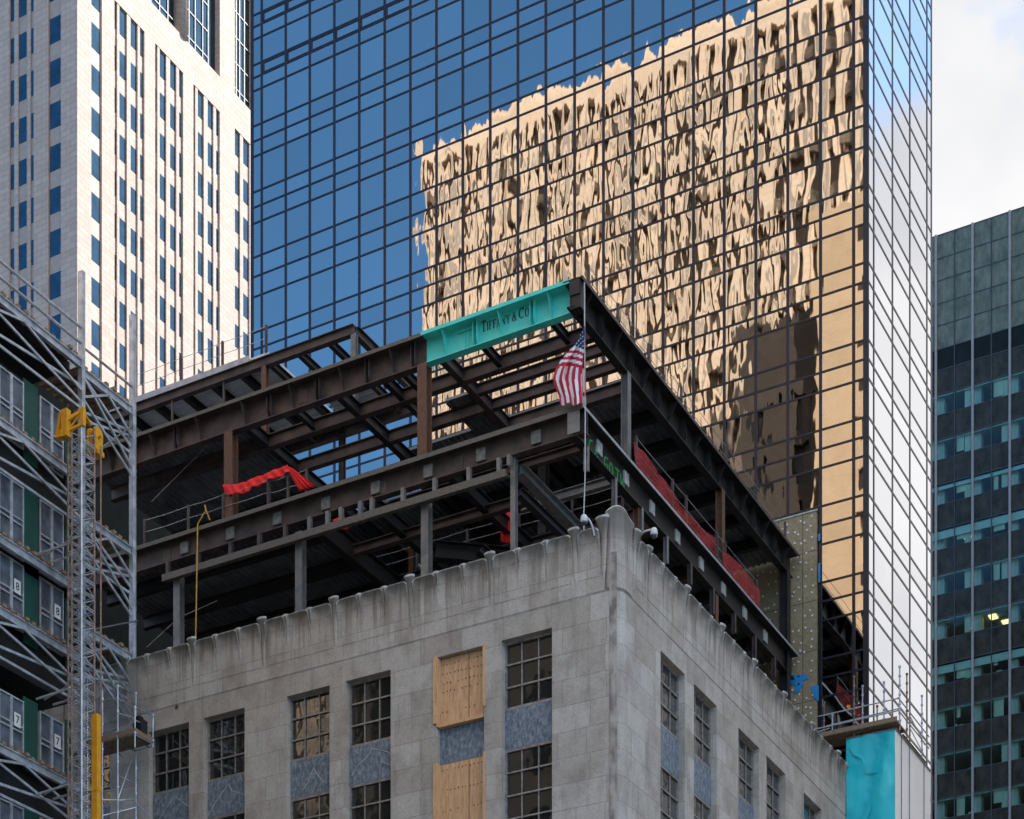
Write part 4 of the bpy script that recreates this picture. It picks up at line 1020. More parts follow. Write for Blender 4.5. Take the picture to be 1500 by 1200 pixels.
def cctv(label, foot, elbow, tip, grp='security cameras on the parapet'):
    t = Thing('security_camera', label, 'security camera', foot, grp)
    f, e, q = Vector(foot), Vector(elbow), Vector(tip)
    pts = [f]
    for k in range(1, 7):
        s = k / 6; pts.append(f * (1 - s) ** 2 + e * 2 * s * (1 - s) + q * s * s)
    t.part('arm', MB().path(pts, .035, 7), 'camwhite')
    h = MB(); prof = [(.05, .03), (.04, .09), (-.02, .12), (-.12, .13), (-.19, .12)]
    def lathe(pr, mb, c):
        K = 12
        for (z0, r0), (z1, r1) in zip(pr, pr[1:]):
            for i in range(K):
                a, b = 2 * math.pi * i / K, 2 * math.pi * (i + 1) / K
                mb.poly([(c.x + r0 * math.cos(a), c.y + r0 * math.sin(a), c.z + z0), (c.x + r0 * math.cos(b), c.y + r0 * math.sin(b), c.z + z0), (c.x + r1 * math.cos(b), c.y + r1 * math.sin(b), c.z + z1), (c.x + r1 * math.cos(a), c.y + r1 * math.sin(a), c.z + z1)][::-1])
    lathe(prof, h, q); t.part('housing', h, 'camwhite')
    d = MB(); lathe([(-.19, .115), (-.24, .105), (-.285, .07), (-.30, .01)], d, q); t.part('dome', d, 'win_glass')
cctv('dome camera on a bent white arm left of the rounded corner', pB(871, 785, SY - .1), pB(866, 757, SY - .25), pB(855.5, 757, SY - .45))
cctv('dome camera on a bent white arm right of the rounded corner', pA(938, 786, SX + .05), pA(941, 776, SX + .4), pA(958, 776, SX + .7))

# ================================================================== BEIGE TOWER (back left)
BX, BY = -119.1, 135.4
bt = Thing('beige_tower', 'pink beige granite tower sunlit on its avenue side behind the scaffold', 'skyscraper', (BX, BY, 0))
PZ = 3.885; ZW = 142.35; WH = 2.3
floors = [ZW + PZ * k for k in range(1, -15, -1)]           # window heads up to the top of the piers
ZTOP = 149.85; ZHEAD = ZW + PZ + .12
w = MB(); RD = .34
# avenue side wall, strips solid/recess : [y0,y1] solid
def aY(p): return onX(p, BX)
rec = [(133.8, 149.3), (167.7, 211.7), (227.3, 268.3), (283.3, 322), (344, 384)]
sol = []; cur = BY + .01
for a, b in rec: sol.append((cur, aY(a))); cur = aY(b)
YB_END = aY(400); sol.append((cur, YB_END))
for a, b in sol: w.box(BX - RD, BX, a, b, 60, ZHEAD)
w.box(BX - RD, BX, BY + .01, YB_END, ZHEAD, ZTOP)
# above: big bays
w.box(BX - 2.5, BX, BY + .01, aY(222), ZTOP, 175); w.box(BX - 1.2, BX, aY(322), aY(344), ZTOP, 175); w.box(BX - 2.5, BX, aY(372), YB_END, ZTOP, 175)
w.box(BX - 2.5, BX - RD, aY(222), aY(372), ZHEAD - 2, ZTOP)
# street side
def bXx(p): return onY(p, BY)
recB = [(13.7, 49.3), (70.5, 89.0)]
XB_END = bXx(-45)
prevx = BX - .01
for a, b in reversed(recB): w.box(bXx(b), prevx, BY, BY + RD, 60, 175); prevx = bXx(a)
w.box(XB_END, prevx, BY, BY + RD, 60, 175)
bt.part('wall', w, 'clad')
bt.part('core', MB().box(XB_END, BX - 1.8, BY + 1.2, YB_END, 0, 175), 'black')
# spandrels and inner piers
pr = MB(); wins = []
for a, b in rec[:1] + []:
    s = MB()
    s.box(BX - .33, BX - .20, aY(a) + .01, aY(b) - .01, 60, ZHEAD - .01)
    for z in floors:
        wins.append(('A', aY(134.2), aY(148.6), z - WH, z))
    bt.part('spandrel_strip', s, 'spandrel_pink')
for gi, (a, b, cells, piers) in enumerate(((167.7, 211.7, [(168.2, 172), (175.3, 186.3), (191.7, 202), (205.3, 211.2)], [(172, 175.3), (186.3, 191.7), (202, 205.3)]),
                                            (227.3, 268.3, [(227.8, 231), (234.3, 244), (249.5, 258.7), (262.5, 267.8)], [(231, 234.3), (244, 249.5), (258.7, 262.5)]),
                                            (283.3, 322, [(283.6, 286.6), (290, 299), (304.5, 313), (316.8, 321.8)], [(286.6, 290), (299, 304.5), (313, 316.8)]),
                                            (344, 384, [(344.4, 352), (356.5, 366), (370, 374), (377, 383)], [(352, 356.5), (366, 370), (374, 377)]))):
    for c, d in piers: pr.box(BX - RD + .05, BX - .03, aY(c), aY(d), 60, ZHEAD - .02)
    for c, d in cells:
        s = MB()
        for z in floors:
            if aY(c) < aY(368): wins.append(('A', aY(c), aY(d), z - WH, z))
        s.box(BX - RD, BX - .20, aY(c) + .01, aY(d) - .01, 60, ZHEAD - .01); bt.part('spandrel_strip', s, 'clad')
for a, b, cells in ((13.7, 49.3, [(14, 20.3), (26, 38.7), (44, 49.0)]), (70.5, 89, [(71.3, 88.7)])):
    for c, d in cells:
        s = MB()
        for z in [ZW + PZ * k for k in range(4, -15, -1)]:
            wins.append(('B', bXx(c), bXx(d), z - WH, z))
        s.box(bXx(c) + .01, bXx(d) - .01, BY + .17, BY + RD, 60, 174.9); bt.part('spandrel_strip', s, 'spandrel_pink')
    if len(cells) == 3:
        pr.box(bXx(20.3), bXx(26), BY + .05, BY + RD - .05, 60, 175); pr.box(bXx(38.7), bXx(44), BY + .05, BY + RD - .05, 60, 175)
bt.part('pier', pr, 'clad')
def wbox(mb, q):
    k, a, b, c, d = q
    if k == 'A': mb.box(BX - .26, BX - .18, a + .03, b - .03, c, d)
    else: mb.box(a + .03, b - .03, BY + .15, BY + .22, c, d)
def wkey(q):
    k, a, b, c, d = q
    X, Y = (BX, (a + b) / 2) if k == 'A' else ((a + b) / 2, BY)
    D = dep(X, Y); py = HY - F * (c - EYE) / D
    return -(b - a) * (2.2 if k == 'B' else 1) if 0 < py < 560 else 5
wins.sort(key=wkey)
for q in wins[:100]:
    mb = MB(); wbox(mb, q); bt.part('window', mb, 'blue_glass')
mb = MB()
for q in wins[100:]: wbox(mb, q)
bt.part('window', mb, 'blue_glass', kind='stuff')
# big bays : glazing with light mullions and a round column
gz = MB().box(BX - .7, BX - .6, aY(222), aY(330), ZTOP, 175).box(BX - .7, BX - .6, aY(344), aY(372), ZTOP, 175)
go = bt.part('bay_glazing', gz, 'blue_glass')
ml = MB()
for p in (240, 252, 262, 283, 292, 303, 311): ml.box(BX - .59, BX - .5, aY(p) - .06, aY(p) + .06, ZTOP, 175)
for p in (345, 352, 357, 364): ml.box(BX - .59, BX - .5, aY(p) - .08, aY(p) + .08, ZTOP, 175)
for k in range(8):
    ml.box(BX - .58, BX - .52, aY(222), aY(312), ZTOP + 1.2 + k * 2.6, ZTOP + 1.32 + k * 2.6); ml.box(BX - .58, BX - .52, aY(344), aY(372), ZTOP + 1.2 + k * 2.6, ZTOP + 1.32 + k * 2.6)
bt.part('bay_mullion', ml, 'grey_steel', parent=go)
bt.part('round_column', MB().tube((BX - .35, aY(268.5), ZTOP), (BX - .35, aY(268.5), 175), .7, 16), 'clad', smooth=True)

# ================================================================== DARK OFFICE TOWER (back right)
OY = 153.7
ot = Thing('office_tower', 'dark green glass office tower with steel mullions at the right edge', 'skyscraper', (onY(1371, OY), OY, 0))
opx = [1317.5, 1344.5, 1371.5, 1398.3, 1425.2, 1452.4, 1479.7, 1507.3, 1535, 1563]
oX = [onY(p, OY) for p in opx]
ko = dep(oX[2], OY) / F
oz = lambda y: EYE + ko * (HY - y)
ztp = oz(346)
top_rows = [346, 380.6, 412.7, 446.6, 478.7, 513.5]
def cell(mb, i, z0, z1, o=0.0): mb.box(oX[i], oX[i + 1], OY + o, OY + o + .04, z0, z1)
for a, b in zip(top_rows, top_rows[1:]):
    mb = MB()
    for i in range(len(oX) - 1): cell(mb, i, oz(b), oz(a))
    ot.part('panel_row', mb, 'off_top')
mb = MB()
for i in range(len(oX) - 1): cell(mb, i, oz(544), oz(513.5))
ot.part('louvre_row', mb, 'off_louver')
y = 544; k = 0
span_h = 35.8; win_h = 30.0
rows = []
while y < 1750:
    mb = MB()
    for i in range(len(oX) - 1): cell(mb, i, oz(y + span_h), oz(y), .0)
    ot.part('spandrel_row', mb, 'off_span')
    rows.append((y + span_h, y + span_h + win_h)); y += span_h + win_h
for ri, (ya_, yb_) in enumerate(rows[:12]):
    zt1, zb1_ = oz(ya_), oz(yb_)
    # room behind: floor, ceiling, back wall, and pale strips painted in as reflections
    rm = MB(); rm.box(oX[0], oX[-1], OY + 5.0, OY + 5.1, zb1_ - .3, zt1 + .3, 1)
    rm.box(oX[0], oX[-1], OY + .06, OY + 5, zt1 + .02, zt1 + .1, 0); rm.box(oX[0], oX[-1], OY + .06, OY + 5, zb1_ - .1, zb1_ - .02, 1)
    rm.box(oX[0], oX[-1], OY + .10, OY + .14, zt1 - .13, zt1, 0)
    if ri in (2, 3, 6): rm.box(oX[1], oX[-1], OY + .10, OY + .14, zt1 - (.75 if ri != 2 else .4), zt1, 0)
    r_o = ot.part('room', rm, ['off_ceil_refl', 'off_room'])
    cm_ = MB()
    for j in (2, 4, 6):
        cm_.box(oX[j] - .12, oX[j] + .52, OY + .5, OY + 1.3, zb1_, zt1)
        if random.random() < .7: cm_.box(oX[j] - .75, oX[j] - .25, OY + .3, OY + .36, zb1_ + random.uniform(0, .3), zt1, 1)
    for j in (3, 5, 7):
        if random.random() < .45: cm_.box(oX[j] + .1, oX[j] + random.uniform(.2, 1.0), OY + .25, OY + .3, zb1_ + random.uniform(.1, .8), zt1, 1)
    if ri > 4:
        for q in range(5):
            u = random.uniform(oX[2], oX[7]); cm_.box(u, u + random.uniform(.2, .5), OY + .4, OY + .7, zb1_, zb1_ + random.uniform(.15, .35), 1)
    ot.part('interior_column', cm_, ['off_col', 'off_cream'], parent=r_o)
    lm = [(3, 5), (5, 6), (6, 6)]
    if ri == 3: ot.part('ceiling_lamp', MB().box(oX[3] + .15, oX[3] + .75, OY + 1.6, OY + 2.4, zt1 - .05, zt1), 'lamp', parent=r_o)
    if ri == 5: ot.part('ceiling_lamp', MB().box(oX[4] + .9, oX[4] + 1.5, OY + 1.2, OY + 2.0, zt1 - .05, zt1).box(oX[5] + .1, oX[5] + .7, OY + 2.6, OY + 3.4, zt1 - .05, zt1).box(oX[3] + .6, oX[3] + 1.2, OY + 2.6, OY + 3.4, zt1 - .05, zt1), 'lamp', parent=r_o)
    for i in range(1, 8):
        ot.part('window', MB().box(oX[i] + .03, oX[i + 1] - .03, OY + .01, OY + .03, zb1_, zt1), 'off_glass')
for i, x in enumerate(oX):
    if i % 2 == 0: ot.part('mullion', MB().box(x - .09, x + .09, OY - .16, OY - .004, 0, ztp + .02), 'off_mull')
    else: ot.part('thin_mullion', MB().box(x - .04, x + .04, OY - .06, OY - .004, 0, ztp), 'off_mull_dark')
tr = MB()
for y_ in top_rows + [544] + [v for r in rows for v in r]: tr.box(oX[0], oX[-1], OY - .03, OY - .006, oz(y_) - .035, oz(y_) + .035)
ot.part('transom', tr, 'off_mull_dark')
ot.part('core', MB().box(oX[0], oX[-1], OY + 5.2, OY + 40, 0, ztp).box(oX[0], oX[-1], OY + .05, OY + 5.2, oz(544), ztp - .05).box(oX[0] - .1, oX[0] - .01, OY, OY + 40, 0, ztp).box(oX[-1] + .01, oX[-1] + .1, OY, OY + 40, 0, ztp), 'off_louver')

# ================================================================== BUILDINGS SEEN IN THE MIRROR GLASS
def block(name, label, X0, X1, Y1, dpt, H, bay_w, fl, mw, ms, ww, wh, mglass, mspan, rdx=.5, solid_top=1.2, hard=None, side=False):
    t = Thing(name, label, 'building', (X0, Y1, 0))
    wl = MB(); bays_ = []
    n = int((X1 - X0) / bay_w); bw = (X1 - X0) / n
    for i in range(n):
        a = X0 + i * bw; m = (bw - ww) / 2; gl = MB(); sp_ = MB(); bays_.append((gl, sp_))
        wl.box(a, a + m, Y1 - rdx, Y1, 0, H); wl.box(a + bw - m, a + bw, Y1 - rdx, Y1, 0, H)
        z = H - solid_top; wl.box(a + m, a + bw - m, Y1 - rdx, Y1 - .01, z, H)
        while z - fl > 3:
            gl.box(a + m, a + bw - m, Y1 - rdx, Y1 - rdx + .1, z - wh, z)
            sp_.box(a + m, a + bw - m, Y1 - rdx, Y1 - (.03 if mspan == mw else .25), z - fl, z - wh); z -= fl
    wl.box(X0, X1, Y1 - dpt, Y1 - rdx - .01, 0, H - .5)
    if name == 'tall_stone_tower':
        tr_ = MB()
        for i in range(n):
            a = X0 + i * bw; m = (bw - ww) / 2
            tr_.box(a + m - .17, a + m - .002, Y1 - .3, Y1 + .02, 0, H - 2)
            if i % 4 == 1: tr_.box(a + bw - .12, a + bw + .1, Y1 - .3, Y1 + .04, 0, H - 1)
        t.part('window_trim', tr_, 'greytrim')
    t.part('wall', wl, mw)
    for gl, sp_ in bays_:
        g_o = t.part('window_strip', gl, mglass); t.part('spandrel_strip', sp_, mspan, parent=g_o)
    return t
XT0 = -87.8
tall = block('tall_stone_tower', 'sunlit cream stone tower across the street mirrored in the bronze glass', XT0, -46.0, 31, 26, 124.0, 1.35, 3.7, 'cream', 0, .74, 2.75, 'brownwin', 'greyspan', .8, 1.6)
# attic of the tall tower : wider piers, small step on the left
tall.part('attic', MB().box(-84.5, -46, 14, 30.6, 124.0, 124.7), 'cream')
brick = block('brick_apartment_house', 'buff brick apartment house mirrored at the right edge of the bronze glass', onY(1196, 175.2 - 36), -34.6, 36, 24, 103, 6.4, 3.6, 'buff', 0, 1.25, 1.7, 'brownwin', 'buff', .35, 2.0)
g3 = block('grey_stone_hotel', 'dark grey brown stone block mirrored beside the brick house in the glass', onY(1083, 175.2 - 34.5), onY(1196, 175.2 - 36) - .05, 34.5, 20, 97, 3.3, 4.2, 'greystone', 0, 1.1, 3.0, 'black', 'greystone', .5, 6.0)
shade = block('west_avenue_block', 'long stone office block on the far side of the avenue', 44, 90, 3, 2, 12, 6, 3.6, 'cream', 0, 2, 1.8, 'brownwin', 'cream')
# the block west of the avenue whose bulk keeps the stone building in shade
sh = MB().box(4.0, 44, 76, 94, 0, 106).box(4.0, 44, 94.01, 168, 0, 150)
shade.part('main_wing', sh, 'cream')
sw = MB()
for i in range(28):
    for k in range(24): sw.box(3.93, 3.995, 82 + i * 3, 83.6 + i * 3, 6 + k * 4, 8.2 + k * 4)
shade.part('window', sw, 'brownwin', kind='stuff')

pw = Thing('added_rear_block', 'added dark block closing the bright gaps behind the left end of the steel frame', 'building', (-64.5, 66, 0))  # added near-black block that stops bright gaps behind the frame
pwm = MB().box(-95, -64.5, 66, 87.4, 0, 58.5)
pw.part('wall', pwm, 'off_louver'); pw.part('parapet', MB().box(-95, -64.45, 65.9, 66.2, 58.5, 59.3).box(-64.8, -64.45, 66.2, 87.4, 58.5, 59.3), 'off_louver')
# ================================================================== HOIST LANDING SCAFFOLD (left)
HX = -51.4
hs = Thing('landing_scaffold', 'tall galvanised scaffold with green hoarding and hoist landing gates at the left', 'scaffold', (HX, 57, 0))
def hY(p): return onX(p, HX)
hz = lambda px, py: zx(px, py, HX)
YL = hY(-60)
posts = [(-60, 380), (115, 398), (190, 462)]
for p, yt in posts:
    yy = hY(p); zb_ = 0 if p < 180 else zt + .05
    hs.part('post', MB().box(HX - .02, HX + .20, yy - .02, yy + .17, zb_, zx(p, yt, HX)).box(HX + .2, HX + .23, yy + .04, yy + .09, zb_, zx(p, yt, HX) - .3), 'galv')
Yp1, Yp2 = hY(115), hY(190)
for yl in (386, 410):
    z1 = hz(0, yl); hs.part('top_rail', MB().tube((HX + .1, YL, z1), (HX + .1, Yp1, z1), .055, 8), 'galv')
z1 = hz(150, 535); hs.part('top_rail', MB().tube((HX + .1, Yp1, z1), (HX + .1, Yp2, z1), .05, 8), 'galv')
def level(zd, y0, y1, brace=True, gate_h=None):
    """planked deck on a channel beam with braces beneath"""
    pl = MB(); y = y0
    while y < y1 - .2:
        pl.box(HX - 2.2, HX + .13 + random.uniform(-.05, .12), y + .02, y + .20, zd - .13, zd - .001); y += .40
    pl.box(HX - 2.2, HX - .05, y0, y1, zd + .0, zd + .05)
    hs.part('plank_deck', pl, 'timber')
    b = MB().box(HX + .02, HX + .10, y0, y1, zd - .48, zd - .14); b.box(HX + .1, HX + .17, y0, y1, zd - .48, zd - .44); b.box(HX + .1, HX + .17, y0, y1, zd - .18, zd - .14)
    hs.part('channel_beam', b, 'galv')
    if brace:
        t = MB(); bt_ = MB()
        t.bar((HX + .08, y0, zd - .45), (HX + .08, y1, zd - 1.75), .06, .10); t.bar((HX + .02, y0, zd - 1.8), (HX + .02, y1, zd - 1.1), .06, .10)
        t.bar((HX + .14, (y0 + y1) / 2, zd - .45), (HX + .14, y1, zd - 1.35), .06, .09)
        t.bar((HX + .14, y0, zd - 1.25), (HX + .14, (y0 + y1) / 2, zd - .45), .06, .09)
        t.bar((HX - .0, y0, zd - 1.95), (HX - .0, y1, zd - 1.95), .06, .10)
        hs.part('brace', t, 'galv')
zrow1 = [hz(25, v) for v in (450, 628, 797, 901, 1100)]
for i, zd in enumerate(zrow1):
    level(zd, YL, Yp1 - .02, brace=(i in (0, 1, 3, 4)))
# stair tower bridge bay between the two posts
for v in (560, 770, 930):
    zd = hz(150, v)
    level(zd, Yp1 + .2, Yp2 - .05, True)
    t = MB().bar((HX + .12, Yp1 + .1, zd - .45), (HX + .12, Yp2, zd - 2.6), .06, .09).bar((HX + .06, Yp1 + .1, zd - 2.2), (HX + .06, Yp2, zd - 1.3), .06, .09).bar((HX + .09, Yp1 + .1, zd - 1.3), (HX + .09, Yp2, zd - 2.9), .06, .09)
    hs.part('brace', t, 'galv')
# gates : leaf frame, mesh, green panels between
gates = [(0, 530, 632), (1, 686, 799), (2, 803, 905), (3, 1005, 1096), (4, 1165, 1290)]
fnum = {2: '8', 3: '7'}
def number(ch, X, y, z, h, parent):
    cu = bpy.data.curves.new('number', 'FONT'); cu.body = ch; cu.size = h; cu.align_x = 'CENTER'; cu.align_y = 'CENTER'; cu.extrude = .004
    tmp = bpy.data.objects.new('tmp', cu); C.objects.link(tmp); bpy.context.view_layer.update()
    me = bpy.data.meshes.new_from_object(tmp); bpy.data.objects.remove(tmp)
    o = bpy.data.objects.new('number', me); C.objects.link(o); me.materials.append(M['ink']); o.parent = parent
    o.location = (X - hs.loc[0], y - hs.loc[1], z - hs.loc[2]); o.rotation_euler = (math.pi / 2, 0, math.pi / 2); o['label'] = 'black floor number ' + ch
gw = hY(43.5) - hY(7)
for gi, yt, yb in gates:
    za, zb_ = hz(7, yt), hz(7, yb) + .05
    for g0 in (hY(7) - (hY(67) - hY(7)), hY(7), hY(67)):
        y0, y1 = g0, g0 + gw; ym = (y0 + y1) / 2
        f = MB(); X0, X1 = HX - .35, HX - .28
        for a, b in ((y0, y0 + .06), (ym - .07, ym + .07), (y1 - .06, y1)): f.box(X0, X1, a, b, zb_, za)
        for a, b in ((y0 + .06, ym - .07), (ym + .07, y1 - .06)):
            for z in (zb_, za - .06, (za + zb_) / 2 - .12, (za + zb_) / 2 + .08): f.box(X0 + .003, X1 - .003, a, b, z, z + .055)
        go_ = hs.part('landing_gate', f, 'galv')
        hs.part('mesh_infill', MB().box(X0 - .03, X0 - .004, y0 + .02, y1 - .02, zb_, za), 'mesh', parent=go_)
        if gi in fnum and g0 > hY(0):
            ys_ = ym + .28; zs_ = zb_ + (za - zb_) * .62
            si = hs.part('number_sign', MB().box(X1 + .012, X1 + .03, ys_ - .17, ys_ + .17, zs_ - .26, zs_ + .26), 'white', 'pale sign with floor number ' + fnum[gi], parent=go_)
            number(fnum[gi], X1 + .036, ys_, zs_, .42, go_)
    for a, b in ((hY(44.5), hY(66)), (hY(-20), hY(6)), (hY(106), hY(114.5))):
        hs.part('green_panel', MB().box(HX - .40, HX - .36, a, b, zb_ - .3, za + .25), 'green')
hs.part('back_hoarding', MB().box(HX - 2.6, HX - 2.5, YL, Yp1 + .2, 0, zrow1[0] - .6), 'green')
hs.part('top_deck_shade', MB().box(HX - 2.5, HX - .45, YL, Yp1, zrow1[0] - .4, zrow1[0] - .1), 'black')  # black box standing in for the shade below the top deck
for zd in zrow1[1:]: hs.part('under_deck_shade', MB().box(HX - 2.4, HX - .5, YL, Yp1, zd - 1.9, zd - .1), 'black')  # black boxes standing in for shade below the lower decks

# ---------------------------------------------------------------- hoist mast
MX = -49.7; mY0, mY1 = onX(104, MX), onX(139, MX) 
my = (mY0 + mY1) / 2 - .1; s_ = .62
mxc = MX
hm = Thing('hoist_mast', 'lattice hoist mast with yellow head in front of the landing gates', 'hoist mast', (mxc, my, 0))
zmt = zat(625, mxc, my)
P4 = [(mxc - .33, my - .36), (mxc + .33, my - .36), (mxc + .33, my + .36), (mxc - .33, my + .36)]
for i, (x, y) in enumerate(P4): hm.part('mast_leg', MB().tube((x, y, 0), (x, y, zmt), .042, 7), 'galv' if i % 2 else 'rusttube')
for dx, dy in ((.48, .55), (.2, -.75)): hm.part('guide_rail', MB().tube((mxc + dx, my + dy, 0), (mxc + dx, my + dy, zmt - .6), .036, 6), 'rusttube')
zz = 24.0; flip = 0
la = MB()
while zz < zmt - .3:
    for i in range(4):
        a, b = P4[i], P4[(i + 1) % 4]
        la.tube((*a, zz), (*b, zz), .026, 5); la.tube((*a, zz + .09), (*b, zz + .09), .022, 5)
        c0, c1 = (a, b) if (flip + i) % 2 else (b, a)
        la.tube((*c0, zz + .09), (*c1, zz + .51), .017, 5)
    zz += .52; flip += 1
hm.part('lattice', la, 'galv')
yh = MB(); zh = zmt - .18
yh.box(mxc - .42, mxc - .14, my - .66, my - .42, zh - .42, zh + .60); yh.box(mxc - .66, mxc - .38, my - .70, my - .40, zh - .42, zh - .16); yh.bar((mxc - .62, my - .55, zh - .1), (mxc - .45, my - .6, zh + .5), .1, .18)
yh.bar((mxc - .2, my - .52, zh + .22), (mxc + .40, my - .36, zh + .50), .12, .13); yh.bar((mxc - .3, my - .5, zh - .18), (mxc + .40, my - .36, zh - .02), .1, .1)
yh.box(mxc + .34, mxc + .47, my - .44, my - .28, zh - .10, zh + .58); yh.bar((mxc - .2, my - .48, zh - .12), (mxc + .40, my - .38, zh + .45), .05, .06)
yh.bar((mxc + .40, my - .36, zh + .42), (mxc + .1, my + .4, zh + .42), .1, .1)
hm.part('mast_head', yh, 'yellow')
pu = MB(); Kp = 14; cz = zmt - .12
def sheave(r, hb):
    pts = [(mxc - .1, my + .68 - r * math.cos(math.pi * i / Kp), cz + .12 + r * math.sin(math.pi * i / Kp)) for i in range(Kp + 1)]
    return pts + [(mxc - .1, my + .68 + r * .9, cz - hb), (mxc - .1, my + .68 - r * .8, cz - hb - .08)]
pu.prism(sheave(.27, .50), (.06, 0, 0)); pu.prism([(x + .12, y, z) for x, y, z in sheave(.21, .46)], (.10, 0, 0)); pu.prism([(x + .30, y, z) for x, y, z in sheave(.26, .50)], (.06, 0, 0))
pu.box(mxc - .12, mxc + .34, my + .50, my + .92, cz - .70, cz - .52); pu.tube((mxc - .14, my + .68, cz), (mxc + .42, my + .68, cz), .05, 8)
hm.part('cable_sheave', pu, 'yellow')
zc1 = zat(1047, mxc, my)
hm.part('counterweight_case', MB().box(mxc + .36, mxc + .62, my + .16, my + .40, 20, zc1).box(mxc + .34, mxc + .64, my + .14, my + .42, zat(1160, mxc, my), zat(1152, mxc, my)), 'yellow')
for yv in (800, 1012, 1152):
    z = zat(yv, mxc, my); ti = MB().tube((mxc - .3, my - .36, z), (HX + .1, hY(50), z - .25), .045, 6).tube((mxc - .3, my + .36, z), (HX + .1, hY(75), z - .1), .045, 6).tube((mxc - .33, my - .36, z + .12), (HX + .1, hY(62), z - .1), .03, 6)
    hm.part('wall_tie', ti, 'galv')
z = zat(668, mxc, my + .3); hm.part('stay_rod', MB().tube((mxc + .3, my + .3, z), (HX + .15, Yp2, hz(190, 625)), .03, 5), 'galv_dark')
z = zat(925, mxc, my + .3); hm.part('stay_rod', MB().tube((mxc + .3, my + .3, z), (HX + .15, Yp2 + .3, hz(190, 906)), .03, 5), 'galv_dark')

# ---------------------------------------------------------------- pipe scaffold against the stone wall
def pipe_thing(name, label, loc, verts, rails_, r=.03, couplers=True, m='galv', cat='scaffold'):
    t = Thing(name, label, cat, loc)
    for x, y, z0, z1 in verts:
        mb = MB().tube((x, y, z0), (x, y, z1), r, 7)
        if couplers:
            z = z1 - .05
            while z > max(z0, z1 - 7): mb.tube((x, y, z - .05), (x, y, z + .03), r * 1.8, 7); z -= .5 if cat == 'scaffold' and name == 'deck_scaffold' else 1.0
        t.part('standard', mb, m)
    for a, b in rails_: t.part('ledger', MB().tube(a, b, r * .9, 6), m)
    return t
v = []; P = {}
yo, yi = SY - 1.4, SY - .3
Xc_, Xb_ = onY(224, yi), onY(199, yi)
for nm, X, yt, Y in (('a', Xb_, 1003, yo), ('b', Xb_, 1014, yi), ('c', Xc_, 1046, yi), ('d', Xc_, 1034, yo), ('e', onY(150, yo), 985, yo), ('f', onY(128, yo), 990, yo)):
    P[nm] = (X, Y, zat(yt, X, Y)); v.append((X, Y, 0 if nm in 'abef' else zat(1095, X, Y), P[nm][2]))
rl = []
def at_z(n, y): X, Y, _ = P[n]; return (X, Y, zat(y, X, Y))
for n1, n2, ya_, yb2 in (('a', 'b', 1004, 1017), ('a', 'b', 1023, 1040), ('d', 'c', 1036, 1048), ('d', 'c', 1055, 1067), ('d', 'c', 1076, 1090), ('a', 'd', 1045, 1052), ('b', 'c', 1060, 1064), ('e', 'a', 1028, 1022), ('e', 'a', 1075, 1066), ('a', 'd', 1080, 1055), ('a', 'b', 1136, 1148), ('e', 'a', 1160, 1157), ('a', 'b', 1174, 1170), ('b', 'c', 1100, 1092), ('e', 'b', 1172, 1172)):
    rl.append((at_z(n1, ya_), at_z(n2, yb2)))
rl.append((at_z('a', 1172), (P['b'][0] - .2, P['b'][1], zat(1110, P['b'][0], P['b'][1]))))
rl.append((at_z('b', 1175), (onY(222, yo), yo, zy(222, 1197, yo)))); rl.append((at_z('e', 1195), at_z('b', 1183)))
ps_ = pipe_thing('pipe_scaffold', 'dark tube scaffold with timber platform hung against the stone wall beside the mast', (P['a'][0], P['a'][1], 0), v, rl)
xa, xb_ = onY(118, yo), Xc_; zpl = zat(1074, Xc_, yo)
for k in range(3): ps_.part('platform_plank', MB().box(xa, xb_, yo + .02 + k * .34, yo + .33 + k * .34, zpl - .06, zpl), 'timber')
ps_.part('toe_board', MB().box(xa, xb_, yo - .04, yo - .01, zpl, zpl + .20), 'timber'); ps_.part('toe_board', MB().box(xb_, xb_ + .03, yo - .04, yi, zpl, zpl + .20), 'timber')
for k in range(6): ps_.part('transom_tube', MB().tube((xb_ - .2 - k * .75, yo - .1, zpl - .1), (xb_ - .2 - k * .75, yi + .1, zpl - .1), .026, 6), 'galv_dark')
bx_ = onY(187, yo); ps_.part('control_box', MB().box(bx_, bx_ + .42, yo + .3, yo + .7, zpl + .2, zpl + .7).box(bx_ + .08, bx_ + .3, yo + .35, yo + .6, zpl + .7, zpl + .85).box(bx_ + .05, bx_ + .36, yo + .27, yo + .298, zpl + .3, zpl + .6), 'black')
tn = [pB(p, q, SY - .9) for p, q in ((118, 1040), (150, 1018), (172, 990), (186, 968), (196, 975), (212, 1020), (226, 1046))]
bn_ = [pB(p, q, SY - 1.2) for p, q in ((118, 1085), (150, 1080), (172, 1070), (186, 1060), (196, 1050), (212, 1045), (226, 1049))]
drape('scaffold_netting', tn, bn_, 'greynet', 'grey debris netting slung over the tube scaffold on the stone wall', 'netting', n=30, wav=.12, m=8)

# ================================================================== WRAPPED SCAFFOLD AND BANNER (lower right)
WY, WX = 85.2, onY(1311.5, 85.2)
WXL = onY(1239.5, WY); WT = zy(1311, 1067.5, WY); WYE = onX(1362.7, WX)
ws = Thing('wrapped_scaffold', 'scaffold tower wrapped in turquoise banner and white sheeting beside the stone building', 'scaffold', (WX, WY, 0))
bn = MB(); NX, NZ = 14, 40
for j in range(NZ + 1):
    for i in range(NX + 1):
        u = i / NX; z = WT - .0 - (WT - 10) * j / NZ * 1.0
        bul = .05 * math.sin(u * math.pi) * (1 + .5 * math.sin(j * .9)) + .02 * math.sin(u * 17 + j)
        bn.v.append((WXL + (WX - .02 - WXL) * u, WY - bul, z))
for j in range(NZ):
    for i in range(NX): a = j * (NX + 1) + i; bn.f.append((a, a + NX + 1, a + NX + 2, a + 1)); bn.mi.append(0)
